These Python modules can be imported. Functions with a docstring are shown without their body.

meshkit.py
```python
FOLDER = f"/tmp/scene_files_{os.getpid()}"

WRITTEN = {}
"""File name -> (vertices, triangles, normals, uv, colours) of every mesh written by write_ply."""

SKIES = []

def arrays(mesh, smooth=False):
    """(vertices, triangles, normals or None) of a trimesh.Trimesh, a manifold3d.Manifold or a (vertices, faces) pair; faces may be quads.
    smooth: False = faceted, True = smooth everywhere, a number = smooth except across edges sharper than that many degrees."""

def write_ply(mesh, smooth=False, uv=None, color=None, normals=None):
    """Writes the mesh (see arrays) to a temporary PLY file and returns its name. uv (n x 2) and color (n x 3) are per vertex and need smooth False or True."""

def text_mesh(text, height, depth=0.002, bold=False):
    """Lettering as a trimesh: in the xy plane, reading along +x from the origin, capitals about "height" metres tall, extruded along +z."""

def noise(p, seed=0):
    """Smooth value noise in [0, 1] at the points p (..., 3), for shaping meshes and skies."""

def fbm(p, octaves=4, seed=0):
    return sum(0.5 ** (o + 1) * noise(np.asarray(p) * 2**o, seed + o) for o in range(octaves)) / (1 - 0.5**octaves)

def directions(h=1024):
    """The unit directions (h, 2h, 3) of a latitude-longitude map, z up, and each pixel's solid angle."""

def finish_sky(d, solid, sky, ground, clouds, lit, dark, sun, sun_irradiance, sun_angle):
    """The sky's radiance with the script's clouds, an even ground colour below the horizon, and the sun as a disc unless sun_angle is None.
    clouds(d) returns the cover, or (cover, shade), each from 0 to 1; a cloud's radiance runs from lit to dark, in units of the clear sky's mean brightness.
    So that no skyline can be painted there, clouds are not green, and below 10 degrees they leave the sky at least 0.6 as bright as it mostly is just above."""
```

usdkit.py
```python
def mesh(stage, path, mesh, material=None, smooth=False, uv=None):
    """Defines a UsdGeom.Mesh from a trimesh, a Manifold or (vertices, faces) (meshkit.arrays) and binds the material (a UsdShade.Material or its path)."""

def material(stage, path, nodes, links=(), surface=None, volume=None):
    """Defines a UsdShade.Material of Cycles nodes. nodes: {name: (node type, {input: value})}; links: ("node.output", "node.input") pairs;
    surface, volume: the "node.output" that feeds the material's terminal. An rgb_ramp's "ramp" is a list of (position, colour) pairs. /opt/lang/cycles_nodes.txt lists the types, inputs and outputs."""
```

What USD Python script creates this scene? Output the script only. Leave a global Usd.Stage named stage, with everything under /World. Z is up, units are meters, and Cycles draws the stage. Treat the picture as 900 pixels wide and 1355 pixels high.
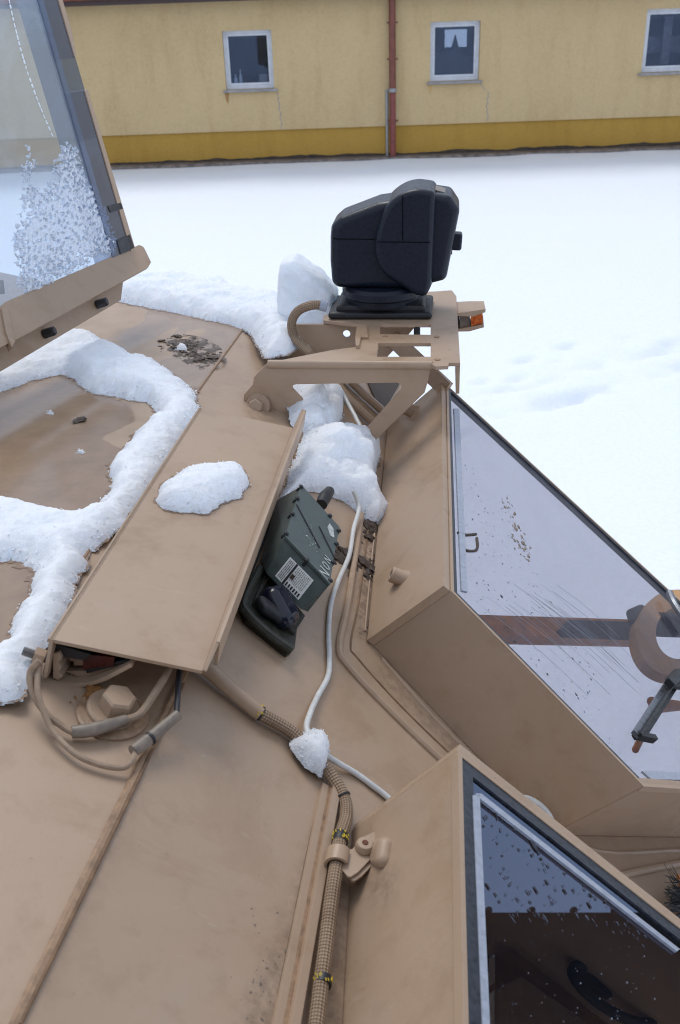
import math, random
import numpy as np, trimesh, manifold3d, shapely
from shapely.geometry import Polygon
from scipy import ndimage
from pxr import Usd, UsdGeom, UsdLux, UsdShade, Gf, Sdf, Vt
import usdkit, meshkit
from meshkit import fbm, noise

rng = np.random.default_rng(7)
stage = Usd.Stage.CreateInMemory()
UsdGeom.SetStageUpAxis(stage, UsdGeom.Tokens.z); UsdGeom.SetStageMetersPerUnit(stage, 1)
UsdGeom.Xform.Define(stage, '/World'); UsdGeom.Scope.Define(stage, '/World/Looks')

# ------------------------------------------------------------------ camera
F, PITCH, ROLL, H = 1320.0, math.radians(27.8), math.radians(2.0), 3.2
CAM = np.array([0, 0, H])
_r0, _u0, FWD = np.array([1., 0, 0]), np.array([0, math.sin(PITCH), math.cos(PITCH)]), np.array([0, math.cos(PITCH), -math.sin(PITCH)])
RT = math.cos(ROLL) * _r0 - math.sin(ROLL) * _u0
UP = math.sin(ROLL) * _r0 + math.cos(ROLL) * _u0
cam = UsdGeom.Camera.Define(stage, '/World/camera')
cam.CreateHorizontalApertureAttr(24.0); cam.CreateVerticalApertureAttr(24.0 * 1355 / 900)
cam.CreateFocalLengthAttr(24.0 * F / 900); cam.CreateClippingRangeAttr(Gf.Vec2f(0.02, 2000))
cam.CreateFStopAttr(13.0); cam.CreateFocusDistanceAttr(1.5)
cam.CreateExposureAttr(-0.03)
M = np.eye(4); M[0, :3], M[1, :3], M[2, :3], M[3, :3] = RT, UP, -FWD, CAM
cam.AddTransformOp().Set(Gf.Matrix4d(*M.ravel().tolist()))

# ------------------------------------------------------------------ sky and sun (overcast)
SUN_EL, SUN_AZ = math.radians(58), math.radians(-20)
usdkit.material(stage, '/World/Looks/sky', {
    'sky': ('sky_texture', {'sky_type': 'single_scattering', 'sun_disc': False, 'sun_elevation': SUN_EL, 'sun_rotation': SUN_AZ}),
    'tc': ('texture_coordinate', {}),
    'n': ('noise_texture', {'scale': 2.2, 'detail': 4.0, 'roughness': 0.55}),
    'cl': ('rgb_ramp', {'ramp': [(0.25, (7.4, 8.5, 10.6)), (0.75, (8.8, 9.9, 12.0))]}),
    'mx': ('mix', {'fac': 0.9}),
    'bg': ('background_shader', {'strength': 0.09})},
    [('tc.generated', 'n.vector'), ('n.fac', 'cl.fac'), ('sky.color', 'mx.color1'), ('cl.color', 'mx.color2'), ('mx.color', 'bg.color')], surface='bg.background')
dome = UsdLux.DomeLight.Define(stage, '/World/sky')
UsdShade.MaterialBindingAPI.Apply(dome.GetPrim()).Bind(UsdShade.Material.Get(stage, '/World/Looks/sky'))
dome.GetPrim().SetCustomDataByKey('kind', 'structure'); dome.GetPrim().SetCustomDataByKey('label', 'even pale overcast winter sky'); dome.GetPrim().SetCustomDataByKey('category', 'sky')
sun = UsdLux.DistantLight.Define(stage, '/World/sun')
sun.CreateIntensityAttr(0.4); sun.CreateAngleAttr(25.0); sun.CreateNormalizeAttr(True); sun.CreateColorAttr(Gf.Vec3f(1, 0.96, 0.9))
_d = np.array([math.sin(SUN_AZ) * math.cos(SUN_EL), math.cos(SUN_AZ) * math.cos(SUN_EL), math.sin(SUN_EL)])
sun.AddTransformOp().Set(Gf.Matrix4d(1).SetRotate(Gf.Rotation(Gf.Vec3d(0, 0, 1), Gf.Vec3d(*_d.tolist()))))

# ------------------------------------------------------------------ geometry helpers
def nz(v): v = np.asarray(v, float); return v / np.linalg.norm(v)
def ray(x, y): return FWD + RT * (x - 450) / F - UP * (y - 677.5) / F
def on(x, y, pl):                      # the point of a plane that a sight line meets
    v = ray(x, y); return CAM + v * (np.dot(pl[0] - CAM, pl[1]) / np.dot(v, pl[1]))
def off(pl, h): return (pl[0] + pl[1] * h, pl[1])
def ons(pts, pl): return np.array([on(x, y, pl) for x, y in pts])
def basis(n, hint=(1, 0, 0)):
    n = nz(n); e1 = np.asarray(hint, float); e1 = nz(e1 - n * np.dot(e1, n)); return e1, np.cross(n, e1), n
def meet(x, y, q, d):                  # the point q+d*t nearest to a sight line -> t
    v = nz(ray(x, y)); w = q - CAM; a = np.dot(v, d); return (a * np.dot(v, w) - np.dot(d, w)) / (np.dot(d, d) - a * a)
def plane_xyz(pl, hint=(1, 0, 0)):
    e1, e2, n = basis(pl[1], hint); return pl[0], e1, e2, n
def slab(pts, n, t, holes=(), roundr=0.0, lift=0.0):
    """plate: the outline pts (3-D, in one plane) with thickness t below it (along -n)"""
    pts = np.asarray(pts); q = pts[0]; e1, e2, n = basis(n)
    to2 = lambda P: np.stack([(np.asarray(P) - q) @ e1, (np.asarray(P) - q) @ e2], 1)
    pg = Polygon(to2(pts)).buffer(0)
    for h in holes: pg = pg.difference(Polygon(to2(h)).buffer(0))
    if roundr: pg = pg.buffer(-roundr).buffer(2 * roundr).buffer(-roundr)
    out = []
    for g in getattr(pg, 'geoms', [pg]):
        if g.area < 1e-8: continue
        m = trimesh.creation.extrude_polygon(g.simplify(1e-5), t, engine='earcut')
        v = np.asarray(m.vertices); w = q + v[:, :1] * e1 + v[:, 1:2] * e2 + (v[:, 2:] - t + lift) * n
        out.append(trimesh.Trimesh(w, m.faces, process=False))
    return trimesh.util.concatenate(out)
def hull(pts): return trimesh.convex.convex_hull(np.asarray(pts))
def sph_hull(pts, r, sub=2):
    s = trimesh.creation.icosphere(subdivisions=sub, radius=1).vertices
    rr = np.broadcast_to(r, len(pts)); return hull(np.vstack([p + s * q for p, q in zip(pts, rr)]))
def frame(o, ex, ey, ez, m):
    v = np.asarray(m.vertices); return trimesh.Trimesh(o + v[:, :1] * ex + v[:, 1:2] * ey + v[:, 2:] * ez, m.faces, process=False)
def obox(c, ex, ey, ez, s):
    b = trimesh.creation.box(extents=s); return frame(c, ex, ey, ez, b)
def bar(a, b, w, h, up=(0, 0, 1)):
    a, b = np.asarray(a), np.asarray(b); d = nz(b - a); s = nz(np.cross(d, up)); u = np.cross(s, d)
    return obox((a + b) / 2, d, s, u, (np.linalg.norm(b - a), w, h))
def cyl(a, b, r, r2=None, n=24):
    a, b = np.asarray(a, float), np.asarray(b, float); d = nz(b - a); e1, e2, _ = basis(d, (0.3, 0.9, 0.1)); L = np.linalg.norm(b - a)
    t = np.linspace(0, 2 * np.pi, n, endpoint=False); ring = np.cos(t)[:, None] * e1 + np.sin(t)[:, None] * e2
    v = np.vstack([a + ring * r, b + ring * (r if r2 is None else r2)]); return hull(v)
def spline(pts, n=12):
    P = np.asarray(pts, float); P = np.vstack([2 * P[0] - P[1], P, 2 * P[-1] - P[-2]]); out = []
    for i in range(1, len(P) - 2):
        t = np.linspace(0, 1, n, endpoint=False)[:, None]; a, b, c, d = P[i - 1:i + 3]
        out.append(0.5 * (2 * b + (c - a) * t + (2 * a - 5 * b + 4 * c - d) * t ** 2 + (3 * b - a - 3 * c + d) * t ** 3))
    return np.vstack(out + [P[-2:-1]])
def tube(pts, r, n=14, smooth=12, cap=True, uv=False):
    p = spline(pts, smooth) if smooth > 1 else np.asarray(pts, float)
    rr = np.broadcast_to(r, len(p)) if np.ndim(r) == 0 else np.interp(np.linspace(0, 1, len(p)), np.linspace(0, 1, len(r)), r)
    T = np.gradient(p, axis=0); T /= np.linalg.norm(T, axis=1)[:, None]
    e = nz(np.cross(T[0], (0.13, 0.2, 0.97))); rows, vs = [], []
    s = np.concatenate([[0], np.cumsum(np.linalg.norm(np.diff(p, axis=0), axis=1))])
    k = n + 1 if uv else n
    t = np.linspace(0, 2 * np.pi, k) if uv else np.linspace(0, 2 * np.pi, n, endpoint=False)
    for i in range(len(p)):
        e = nz(e - T[i] * np.dot(e, T[i])); b = np.cross(T[i], e)
        rows.append(p[i] + rr[i] * (np.cos(t)[:, None] * e + np.sin(t)[:, None] * b))
        vs.append(np.stack([t / (2 * np.pi), np.full(k, s[i])], 1))
    v = np.vstack(rows); f = []
    for i in range(len(p) - 1):
        for j in range(n):
            a, b2 = i * k + j, i * k + ((j + 1) if uv else (j + 1) % n)
            f += [[a, b2, b2 + k], [a, b2 + k, a + k]]
    UVs = np.vstack(vs)
    if cap:
        for i, o in ((0, 1), (len(p) - 1, 0)):
            c = len(v); v = np.vstack([v, p[i]]); UVs = np.vstack([UVs, [[0.5, s[i]]]])
            for j in range(n):
                a, b2 = i * k + j, i * k + ((j + 1) if uv else (j + 1) % n)
                f.append([c, b2, a] if o else [c, a, b2])
    m = trimesh.Trimesh(v, np.array(f), process=False)
    return (m, UVs) if uv else m
def cat(*m): return trimesh.util.concatenate(list(m))
def lathe(prof, o, ax, n=28):
    e1, e2, ax = basis(ax, (0.3, 0.9, 0.1)); t = np.linspace(0, 2 * np.pi, n, endpoint=False)
    v = np.vstack([o + ax * z + r * (np.cos(t)[:, None] * e1 + np.sin(t)[:, None] * e2) for r, z in prof]); f = []
    for i in range(len(prof) - 1):
        for j in range(n):
            a, b = i * n + j, i * n + (j + 1) % n; f += [[a, b, b + n], [a, b + n, a + n]]
    c0, c1 = len(v), len(v) + 1; v = np.vstack([v, o + ax * prof[0][1], o + ax * prof[-1][1]]); k = (len(prof) - 1) * n
    for j in range(n): f += [[c0, (j + 1) % n, j], [c1, k + j, k + (j + 1) % n]]
    return trimesh.Trimesh(v, np.array(f), process=False)
def hexbolt(o, ax, r, h, washer=0.0, wh=0.003):
    parts = []
    if washer: parts.append(lathe([(washer, 0), (washer, wh * .7), (washer * .93, wh)], o, ax)); o = np.asarray(o) + nz(ax) * wh
    parts.append(lathe([(r, 0), (r, h * .85), (r * .86, h)], o, ax, 6))
    return cat(*parts)

# ------------------------------------------------------------------ prims
_names = {}
def numbered(path):
    k = _names.get(path, 0); _names[path] = k + 1; return path if k == 0 else f'{path}_{k:03d}'
_base = {}
def keys(p, label=None, category=None, group=None, kind=None):
    for k, v in (('label', label), ('category', category), ('group', group), ('kind', kind)):
        if v: p.SetCustomDataByKey(k, v)
    return p
def thing(name, label, category, base, group=None, kind=None):
    path = numbered('/World/' + name); x = UsdGeom.Xform.Define(stage, path); x.AddTranslateOp().Set(Gf.Vec3d(*map(float, base)))
    _base[path] = np.asarray(base, float); return keys(x.GetPrim(), label, category, group, kind)
def obj(name, mesh, mat, parent, smooth=35, label=None, kind=None, uv=None):
    pp = str(parent.GetPath()); path = numbered(pp + '/' + name); base = _base[pp]; _base[path] = base
    if isinstance(mesh, trimesh.Trimesh): mesh = trimesh.Trimesh(np.asarray(mesh.vertices) - base, mesh.faces, process=False)
    g = usdkit.mesh(stage, path, mesh, mat, smooth=True if uv is not None else smooth, uv=uv)
    return keys(g.GetPrim(), label, kind=kind)
def solo(name, mesh, mat, label, category, smooth=35, group=None, kind=None):
    path = numbered('/World/' + name); g = usdkit.mesh(stage, path, mesh, mat, smooth=smooth); return keys(g.GetPrim(), label, category, group, kind)

# ------------------------------------------------------------------ materials
def L(name): return '/World/Looks/' + name
def simple(name, col, rough=0.5, metal=0.0, var=0.25, scale=60, bump=0.0, bevel=0.0, spec=0.5, coat=0.0):
    c = np.array(col)
    nodes = {'g': ('geometry', {}), 'n': ('noise_texture', {'scale': scale, 'detail': 5.0, 'roughness': 0.6}),
             'r': ('rgb_ramp', {'ramp': [(0.3, tuple(c * (1 - var))), (0.7, tuple(np.minimum(c * (1 + var), .95)))]}),
             'rr': ('map_range', {'from_min': 0.3, 'from_max': 0.7, 'to_min': max(rough - .12, 0.03), 'to_max': min(rough + .12, 1)}),
             'p': ('principled_bsdf', {'metallic': metal, 'specular_ior_level': spec, 'coat_weight': coat})}
    links = [('g.position', 'n.vector'), ('n.fac', 'r.fac'), ('n.fac', 'rr.value'), ('r.color', 'p.base_color'), ('rr.result', 'p.roughness')]
    if bump or bevel:
        nodes['b'] = ('bump', {'strength': bump, 'distance': 0.002}); links += [('n.fac', 'b.height'), ('b.normal', 'p.normal')]
        if bevel: nodes['bv'] = ('bevel', {'radius': bevel, 'samples': 4}); links.append(('bv.bevel', 'b.normal'))
    usdkit.material(stage, L(name), nodes, links, surface='p.BSDF'); return L(name)
def paint(name, base, wet=0.5, bevel=0.003):
    """matt desert-tan armour paint: drifts of tone, dried water marks, dust and dark specks, an uneven damp sheen"""
    b = np.array(base)
    nodes = {'g': ('geometry', {}),
        'big': ('noise_texture', {'scale': 5.0, 'detail': 6.0, 'roughness': 0.62, 'distortion': 0.6}),
        'mid': ('noise_texture', {'scale': 26.0, 'detail': 6.0, 'roughness': 0.65}),
        'fine': ('noise_texture', {'scale': 420.0, 'detail': 3.0, 'roughness': 0.7}),
        'spk': ('noise_texture', {'scale': 130.0, 'detail': 4.0, 'roughness': 0.75}),
        'c1': ('rgb_ramp', {'ramp': [(0.28, tuple(b * np.array([.87, .84, .80]))), (0.43, tuple(b * np.array([.97, .95, .93]))), (0.455, tuple(b * np.array([1.0, 1.0, 1.0]))), (0.60, tuple(b * np.array([1.04, 1.05, 1.08]))), (0.72, tuple(b * np.array([1.04, 1.10, 1.20])))]}),
        'c2': ('rgb_ramp', {'ramp': [(0.30, (0.86, 0.83, 0.80)), (0.48, (1, 1, 1)), (0.72, (1.0, 1.0, 1.0))]}),
        'm1': ('mix', {'mix_type': 'multiply', 'fac': 0.75}),
        'sr': ('rgb_ramp', {'ramp': [(0.68, (0, 0, 0)), (0.76, (1, 1, 1))]}),
        'sm': ('math', {'math_type': 'multiply', 'value2': 0.55}),
        'm2': ('mix', {'color2': (0.10, 0.065, 0.04)}),
        'mpS': ('mapping', {'scale': (9.0, 70.0, 40.0), 'rotation': (0.3, 0.2, 0.5)}), 'scr': ('noise_texture', {'scale': 1.0, 'detail': 3.0, 'roughness': 0.6, 'distortion': 0.5}),
        'sc2': ('rgb_ramp', {'ramp': [(0.66, (0, 0, 0)), (0.72, (1, 1, 1))]}), 'sc3': ('math', {'math_type': 'multiply', 'value2': 0.22}), 'm4': ('mix', {'color2': (0.50, 0.42, 0.34)}),
        'rg': ('map_range', {'from_min': 0.38, 'from_max': 0.62, 'to_min': 0.5 - 0.36 * wet, 'to_max': 0.56, 'clamp': True}),
        'ad': ('math', {'math_type': 'multiply_add', 'value2': 0.35}),
        'bv': ('bevel', {'radius': bevel, 'samples': 4}),
        'bp': ('bump', {'strength': 0.22, 'distance': 0.0016}),
        'p': ('principled_bsdf', {'specular_ior_level': 0.5})}
    links = [('g.position', f'{k}.vector') for k in ('big', 'mid', 'fine', 'spk')] + [
        ('big.fac', 'c1.fac'), ('mid.fac', 'c2.fac'), ('c1.color', 'm1.color1'), ('c2.color', 'm1.color2'),
        ('spk.fac', 'sr.fac'), ('sr.color', 'sm.value1'), ('sm.value', 'm2.fac'), ('g.position', 'mpS.vector'), ('mpS.vector', 'scr.vector'), ('scr.fac', 'sc2.fac'), ('sc2.color', 'sc3.value1'), ('sc3.value', 'm4.fac'), ('m1.color', 'm4.color1'), ('m4.color', 'm2.color1'), ('m2.color', 'p.base_color'),
        ('big.fac', 'rg.value'), ('rg.result', 'p.roughness'), ('fine.fac', 'ad.value1'), ('mid.fac', 'ad.value3'), ('ad.value', 'bp.height'), ('bv.bevel', 'bp.normal'), ('bp.normal', 'p.normal')]
    usdkit.material(stage, L(name), nodes, links, surface='p.BSDF'); return L(name)
TAN = (0.40, 0.280, 0.187)
PAINT = paint('tan_paint', TAN, 0.8)
PAINT_S = paint('tan_paint_small', TAN, 0.6, 0.0012)
def wet_roof(name):
    b = np.array(TAN)
    nodes = {'g': ('geometry', {}), 'pud': ('noise_texture', {'scale': 3.1, 'detail': 3.0, 'roughness': 0.5, 'distortion': 0.4}),
        'mid': ('noise_texture', {'scale': 22.0, 'detail': 6.0, 'roughness': 0.65}), 'spk': ('noise_texture', {'scale': 60.0, 'detail': 5.0, 'roughness': 0.7}),
        'edge': ('rgb_ramp', {'ramp': [(0.435, (0, 0, 0)), (0.45, (1, 1, 1))]}),
        'c': ('rgb_ramp', {'ramp': [(0.3, tuple(b * .78)), (0.6, tuple(b * .96))]}),
        'wetc': ('mix', {'mix_type': 'multiply', 'fac': 1.0, 'color2': (0.80, 0.78, 0.76)}), 'm': ('mix', {}),
        'sr': ('rgb_ramp', {'ramp': [(0.70, (0, 0, 0)), (0.78, (1, 1, 1))]}), 'm2': ('mix', {'color2': (0.06, 0.04, 0.03)}),
        'ro': ('map_range', {'from_min': 0, 'from_max': 1, 'to_min': 0.45, 'to_max': 0.13}),
        'inv': ('math', {'math_type': 'subtract', 'value1': 1.0}), 'bp': ('bump', {'distance': 0.0012}),
        'p': ('principled_bsdf', {'specular_ior_level': 0.6})}
    links = [('g.position', f'{k}.vector') for k in ('pud', 'mid', 'spk')] + [('pud.fac', 'edge.fac'), ('mid.fac', 'c.fac'), ('c.color', 'wetc.color1'),
        ('edge.color', 'm.fac'), ('c.color', 'm.color1'), ('wetc.color', 'm.color2'), ('spk.fac', 'sr.fac'), ('sr.color', 'm2.fac'), ('m.color', 'm2.color1'), ('m2.color', 'p.base_color'),
        ('edge.color', 'ro.value'), ('ro.result', 'p.roughness'), ('edge.color', 'inv.value2'), ('inv.value', 'bp.strength'), ('mid.fac', 'bp.height'), ('bp.normal', 'p.normal')]
    usdkit.material(stage, L(name), nodes, links, surface='p.BSDF'); return L(name)
ROOF = wet_roof('wet_roof_paint')
BEAD = simple('weld_bead_paint', np.array(TAN) * np.array([.78, .70, .62]), 0.45, var=0.3, scale=90, bump=0.5)
DARKGAP = simple('dark_gap', (0.045, 0.03, 0.02), 0.6, var=0.6, scale=120)  # dark brown for gaps, holes and the shadow line by the strip
MUD = simple('dark_mud', (0.055, 0.034, 0.022), 0.6, var=0.6, scale=300, bump=0.6)
BLACK = simple('black_rubber', (0.012, 0.012, 0.014), 0.5, var=0.35, scale=180, bump=0.2, bevel=0.001)
PLASTIC = simple('blue_black_plastic', (0.007, 0.010, 0.018), 0.36, var=0.08, scale=160, bump=0.05, spec=0.32)
GREEN = simple('grey_green_enamel', (0.060, 0.078, 0.072), 0.42, var=0.3, scale=55, bump=0.1, bevel=0.0012)
OLIVE = simple('olive_rubber', (0.030, 0.030, 0.020), 0.6, var=0.6, scale=110, bump=0.5)
BLUECAP = simple('dark_blue_cap', (0.006, 0.007, 0.015), 0.2, var=0.3, scale=60)
WHITEP = simple('white_print', (0.72, 0.72, 0.70), 0.5, var=0.12, scale=200)
INK = simple('black_print', (0.02, 0.02, 0.022), 0.5)
CHALK = simple('white_chalk_mark', (0.42, 0.44, 0.42), 0.8, var=0.4, scale=300)
CABLEW = simple('white_cable_sheath', (0.62, 0.62, 0.60), 0.4, var=0.12, scale=80)
WIRE = simple('painted_wire', np.array(TAN) * .8, 0.5, var=0.2, scale=90)
WIREK = simple('black_wire', (0.015, 0.015, 0.018), 0.4)
SLEEVE = simple('dusty_sleeve', (0.20, 0.16, 0.125), 0.42, var=0.35, scale=70)
SEAL = simple('grey_black_seal', (0.028, 0.032, 0.042), 0.38, var=0.6, scale=140, bump=0.3)
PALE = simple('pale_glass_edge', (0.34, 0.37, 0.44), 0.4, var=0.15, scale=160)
STEEL = simple('dull_steel', (0.16, 0.17, 0.19), 0.35, 0.6, var=0.25, scale=120)
BROWN = simple('brown_steel_bar', (0.60, 0.21, 0.035), 0.45, var=0.45, scale=45, bump=0.2)
DRED = simple("dark_red_lens", (0.045, 0.006, 0.005), 0.15, var=0.3)
def orange_lens():
    usdkit.material(stage, L('orange_lens'), {'g': ('geometry', {}), 'w': ('noise_texture', {'scale': 160.0, 'detail': 1.0}),
        'r': ('rgb_ramp', {'ramp': [(0.35, (0.55, 0.07, 0.01)), (0.65, (0.9, 0.22, 0.02))]}), 'p': ('principled_bsdf', {'roughness': 0.12, 'transmission_weight': 0.25, 'coat_weight': 0.5})},
        [('g.position', 'w.vector'), ('w.fac', 'r.fac'), ('r.color', 'p.base_color')], surface='p.BSDF'); return L('orange_lens')
ORANGE = orange_lens()
def snow_mat(name, grain, col=(0.79, 0.825, 0.875), strength=0.5):
    usdkit.material(stage, L(name), {'g': ('geometry', {}), 'n': ('noise_texture', {'scale': grain, 'detail': 3.0, 'roughness': 0.75}),
        'v': ('voronoi_texture' if False else 'noise_texture', {'scale': grain * .22, 'detail': 3.0, 'roughness': 0.6}),
        'a': ('math', {'math_type': 'multiply_add', 'value2': 0.7}), 'b': ('bump', {'strength': strength, 'distance': 0.004}),
        'r': ('rgb_ramp', {'ramp': [(0.3, tuple(np.array(col) * .93)), (0.6, col)]}),
        'p': ('principled_bsdf', {'roughness': 0.55, 'specular_ior_level': 0.35, 'subsurface_weight': 0.5, 'subsurface_scale': 0.008, 'subsurface_radius': (0.8, 1.0, 1.25)})},
        [('g.position', 'n.vector'), ('g.position', 'v.vector'), ('v.fac', 'a.value1'), ('n.fac', 'a.value3'), ('a.value', 'b.height'), ('n.fac', 'r.fac'), ('r.color', 'p.base_color'), ('b.normal', 'p.normal')], surface='p.BSDF')
    return L(name)
SNOW = snow_mat('granular_snow', 380.0, strength=0.38)
usdkit.material(stage, L('thin_frost'), {'g': ('geometry', {}), 'n': ('noise_texture', {'scale': 240.0, 'detail': 3.0, 'roughness': 0.7}), 'r': ('map_range', {'from_min': 0.38, 'from_max': 0.58, 'to_min': 0.40, 'to_max': 0.97, 'clamp': True}),
    't': ('transparent_bsdf', {'color': (0.85, 0.9, 1.0)}), 'p': ('principled_bsdf', {'base_color': (0.74, 0.78, 0.84), 'roughness': 0.4}), 'm': ('mix_closure', {})}, [('g.position', 'n.vector'), ('n.fac', 'r.value'), ('r.result', 'm.fac'), ('t.BSDF', 'm.closure1'), ('p.BSDF', 'm.closure2')], surface='m.closure')
SNOWT = L('thin_frost')
def glass(name, tint, ior=1.45, rough=0.02, smear_haze=0.0, smear_haze_col=(0.6, 0.62, 0.7), scale=9.0, coat=(1, 1, 1)):
    nodes = {'t': ('transparent_bsdf', {'color': tint}), 'gl': ('glossy_bsdf', {'color': coat, 'roughness': rough}), 'fr': ('fresnel', {'IOR': ior}), 'm': ('mix_closure', {}),
             'g': ('geometry', {}), 'mp': ('mapping', {'scale': (1.0, 0.35, 1.0)}), 'n': ('noise_texture', {'scale': scale, 'detail': 6.0, 'roughness': 0.6, 'distortion': 0.8}),
             'r': ('map_range', {'from_min': 0.42, 'from_max': 0.75, 'to_min': smear_haze * .35, 'to_max': smear_haze, 'clamp': True}), 'd': ('diffuse_bsdf', {'color': smear_haze_col}), 'm2': ('mix_closure', {}),
             'w': ('transparent_bsdf', {'color': (1, 1, 1)}), 'm3': ('mix_closure', {})}
    usdkit.material(stage, L(name), nodes, [('fr.fac', 'm.fac'), ('t.BSDF', 'm.closure1'), ('gl.BSDF', 'm.closure2'), ('g.position', 'mp.vector'), ('mp.vector', 'n.vector'), ('n.fac', 'r.value'),
        ('r.result', 'm2.fac'), ('m.closure', 'm2.closure1'), ('d.BSDF', 'm2.closure2'), ('g.backfacing', 'm3.fac'), ('m2.closure', 'm3.closure1'), ('w.BSDF', 'm3.closure2')], surface='m3.closure'); return L(name)
GLASS1 = glass('armoured_glass', (0.46, 0.45, 0.49), 1.12, 0.03, 0.20, (0.26, 0.26, 0.31), 15.0)
GLASS2 = glass('dark_side_glass', (0.31, 0.275, 0.25), 2.6, 0.02, 0.0, coat=(0.55, 0.70, 1.0))
GLASS3 = glass('shield_glass', (0.64, 0.73, 0.82), 1.5, 0.02, 0.42, (0.62, 0.70, 0.80), 5.0)  # the pale haze layer stands for the milky reflection on the shield
GLASSW = glass('window_glass', (0.50, 0.55, 0.62), 1.75, 0.02, 0.02, coat=(0.5, 0.66, 1.0))
DROP = simple('dirty_drop', (0.035, 0.04, 0.06), 0.1, var=0.3)
def braid():
    usdkit.material(stage, L('braided_sleeve'), {
        'tc': ('texture_coordinate', {}), 's': ('separate_xyz', {}),
        'u': ('math', {'math_type': 'multiply', 'value2': 2 * math.pi * 7}), 'v': ('math', {'math_type': 'multiply', 'value2': 2 * math.pi * 150}),
        'a': ('math', {'math_type': 'add'}), 'b': ('math', {'math_type': 'subtract'}), 'sa': ('math', {'math_type': 'sine'}), 'sb': ('math', {'math_type': 'sine'}),
        'mu': ('math', {'math_type': 'multiply'}), 'h': ('map_range', {'from_min': -0.7, 'from_max': 0.7, 'to_min': 0, 'to_max': 1, 'clamp': True}),
        'g': ('geometry', {}), 'n': ('noise_texture', {'scale': 40.0, 'detail': 4.0}), 'c': ('rgb_ramp', {'ramp': [(0.0, (0.23, 0.155, 0.10)), (0.4, (0.32, 0.22, 0.14)), (1.0, (0.40, 0.285, 0.19))]}),
        'd': ('rgb_ramp', {'ramp': [(0.35, (0.75, 0.7, 0.66)), (0.6, (1, 1, 1))]}), 'm': ('mix', {'mix_type': 'multiply', 'fac': 0.8}),
        'bp': ('bump', {'strength': 0.9, 'distance': 0.0016}), 'p': ('principled_bsdf', {'roughness': 0.6})},
        [('tc.UV', 's.vector'), ('s.x', 'u.value1'), ('s.y', 'v.value1'), ('u.value', 'a.value1'), ('v.value', 'a.value2'), ('u.value', 'b.value1'), ('v.value', 'b.value2'), ('a.value', 'sa.value1'), ('b.value', 'sb.value1'),
         ('sa.value', 'mu.value1'), ('sb.value', 'mu.value2'), ('mu.value', 'h.value'), ('h.result', 'c.fac'), ('g.position', 'n.vector'), ('n.fac', 'd.fac'), ('c.color', 'm.color1'), ('d.color', 'm.color2'),
         ('m.color', 'p.base_color'), ('h.result', 'bp.height'), ('bp.normal', 'p.normal')], surface='p.BSDF'); return L('braided_sleeve')
BRAID = braid()
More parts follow.
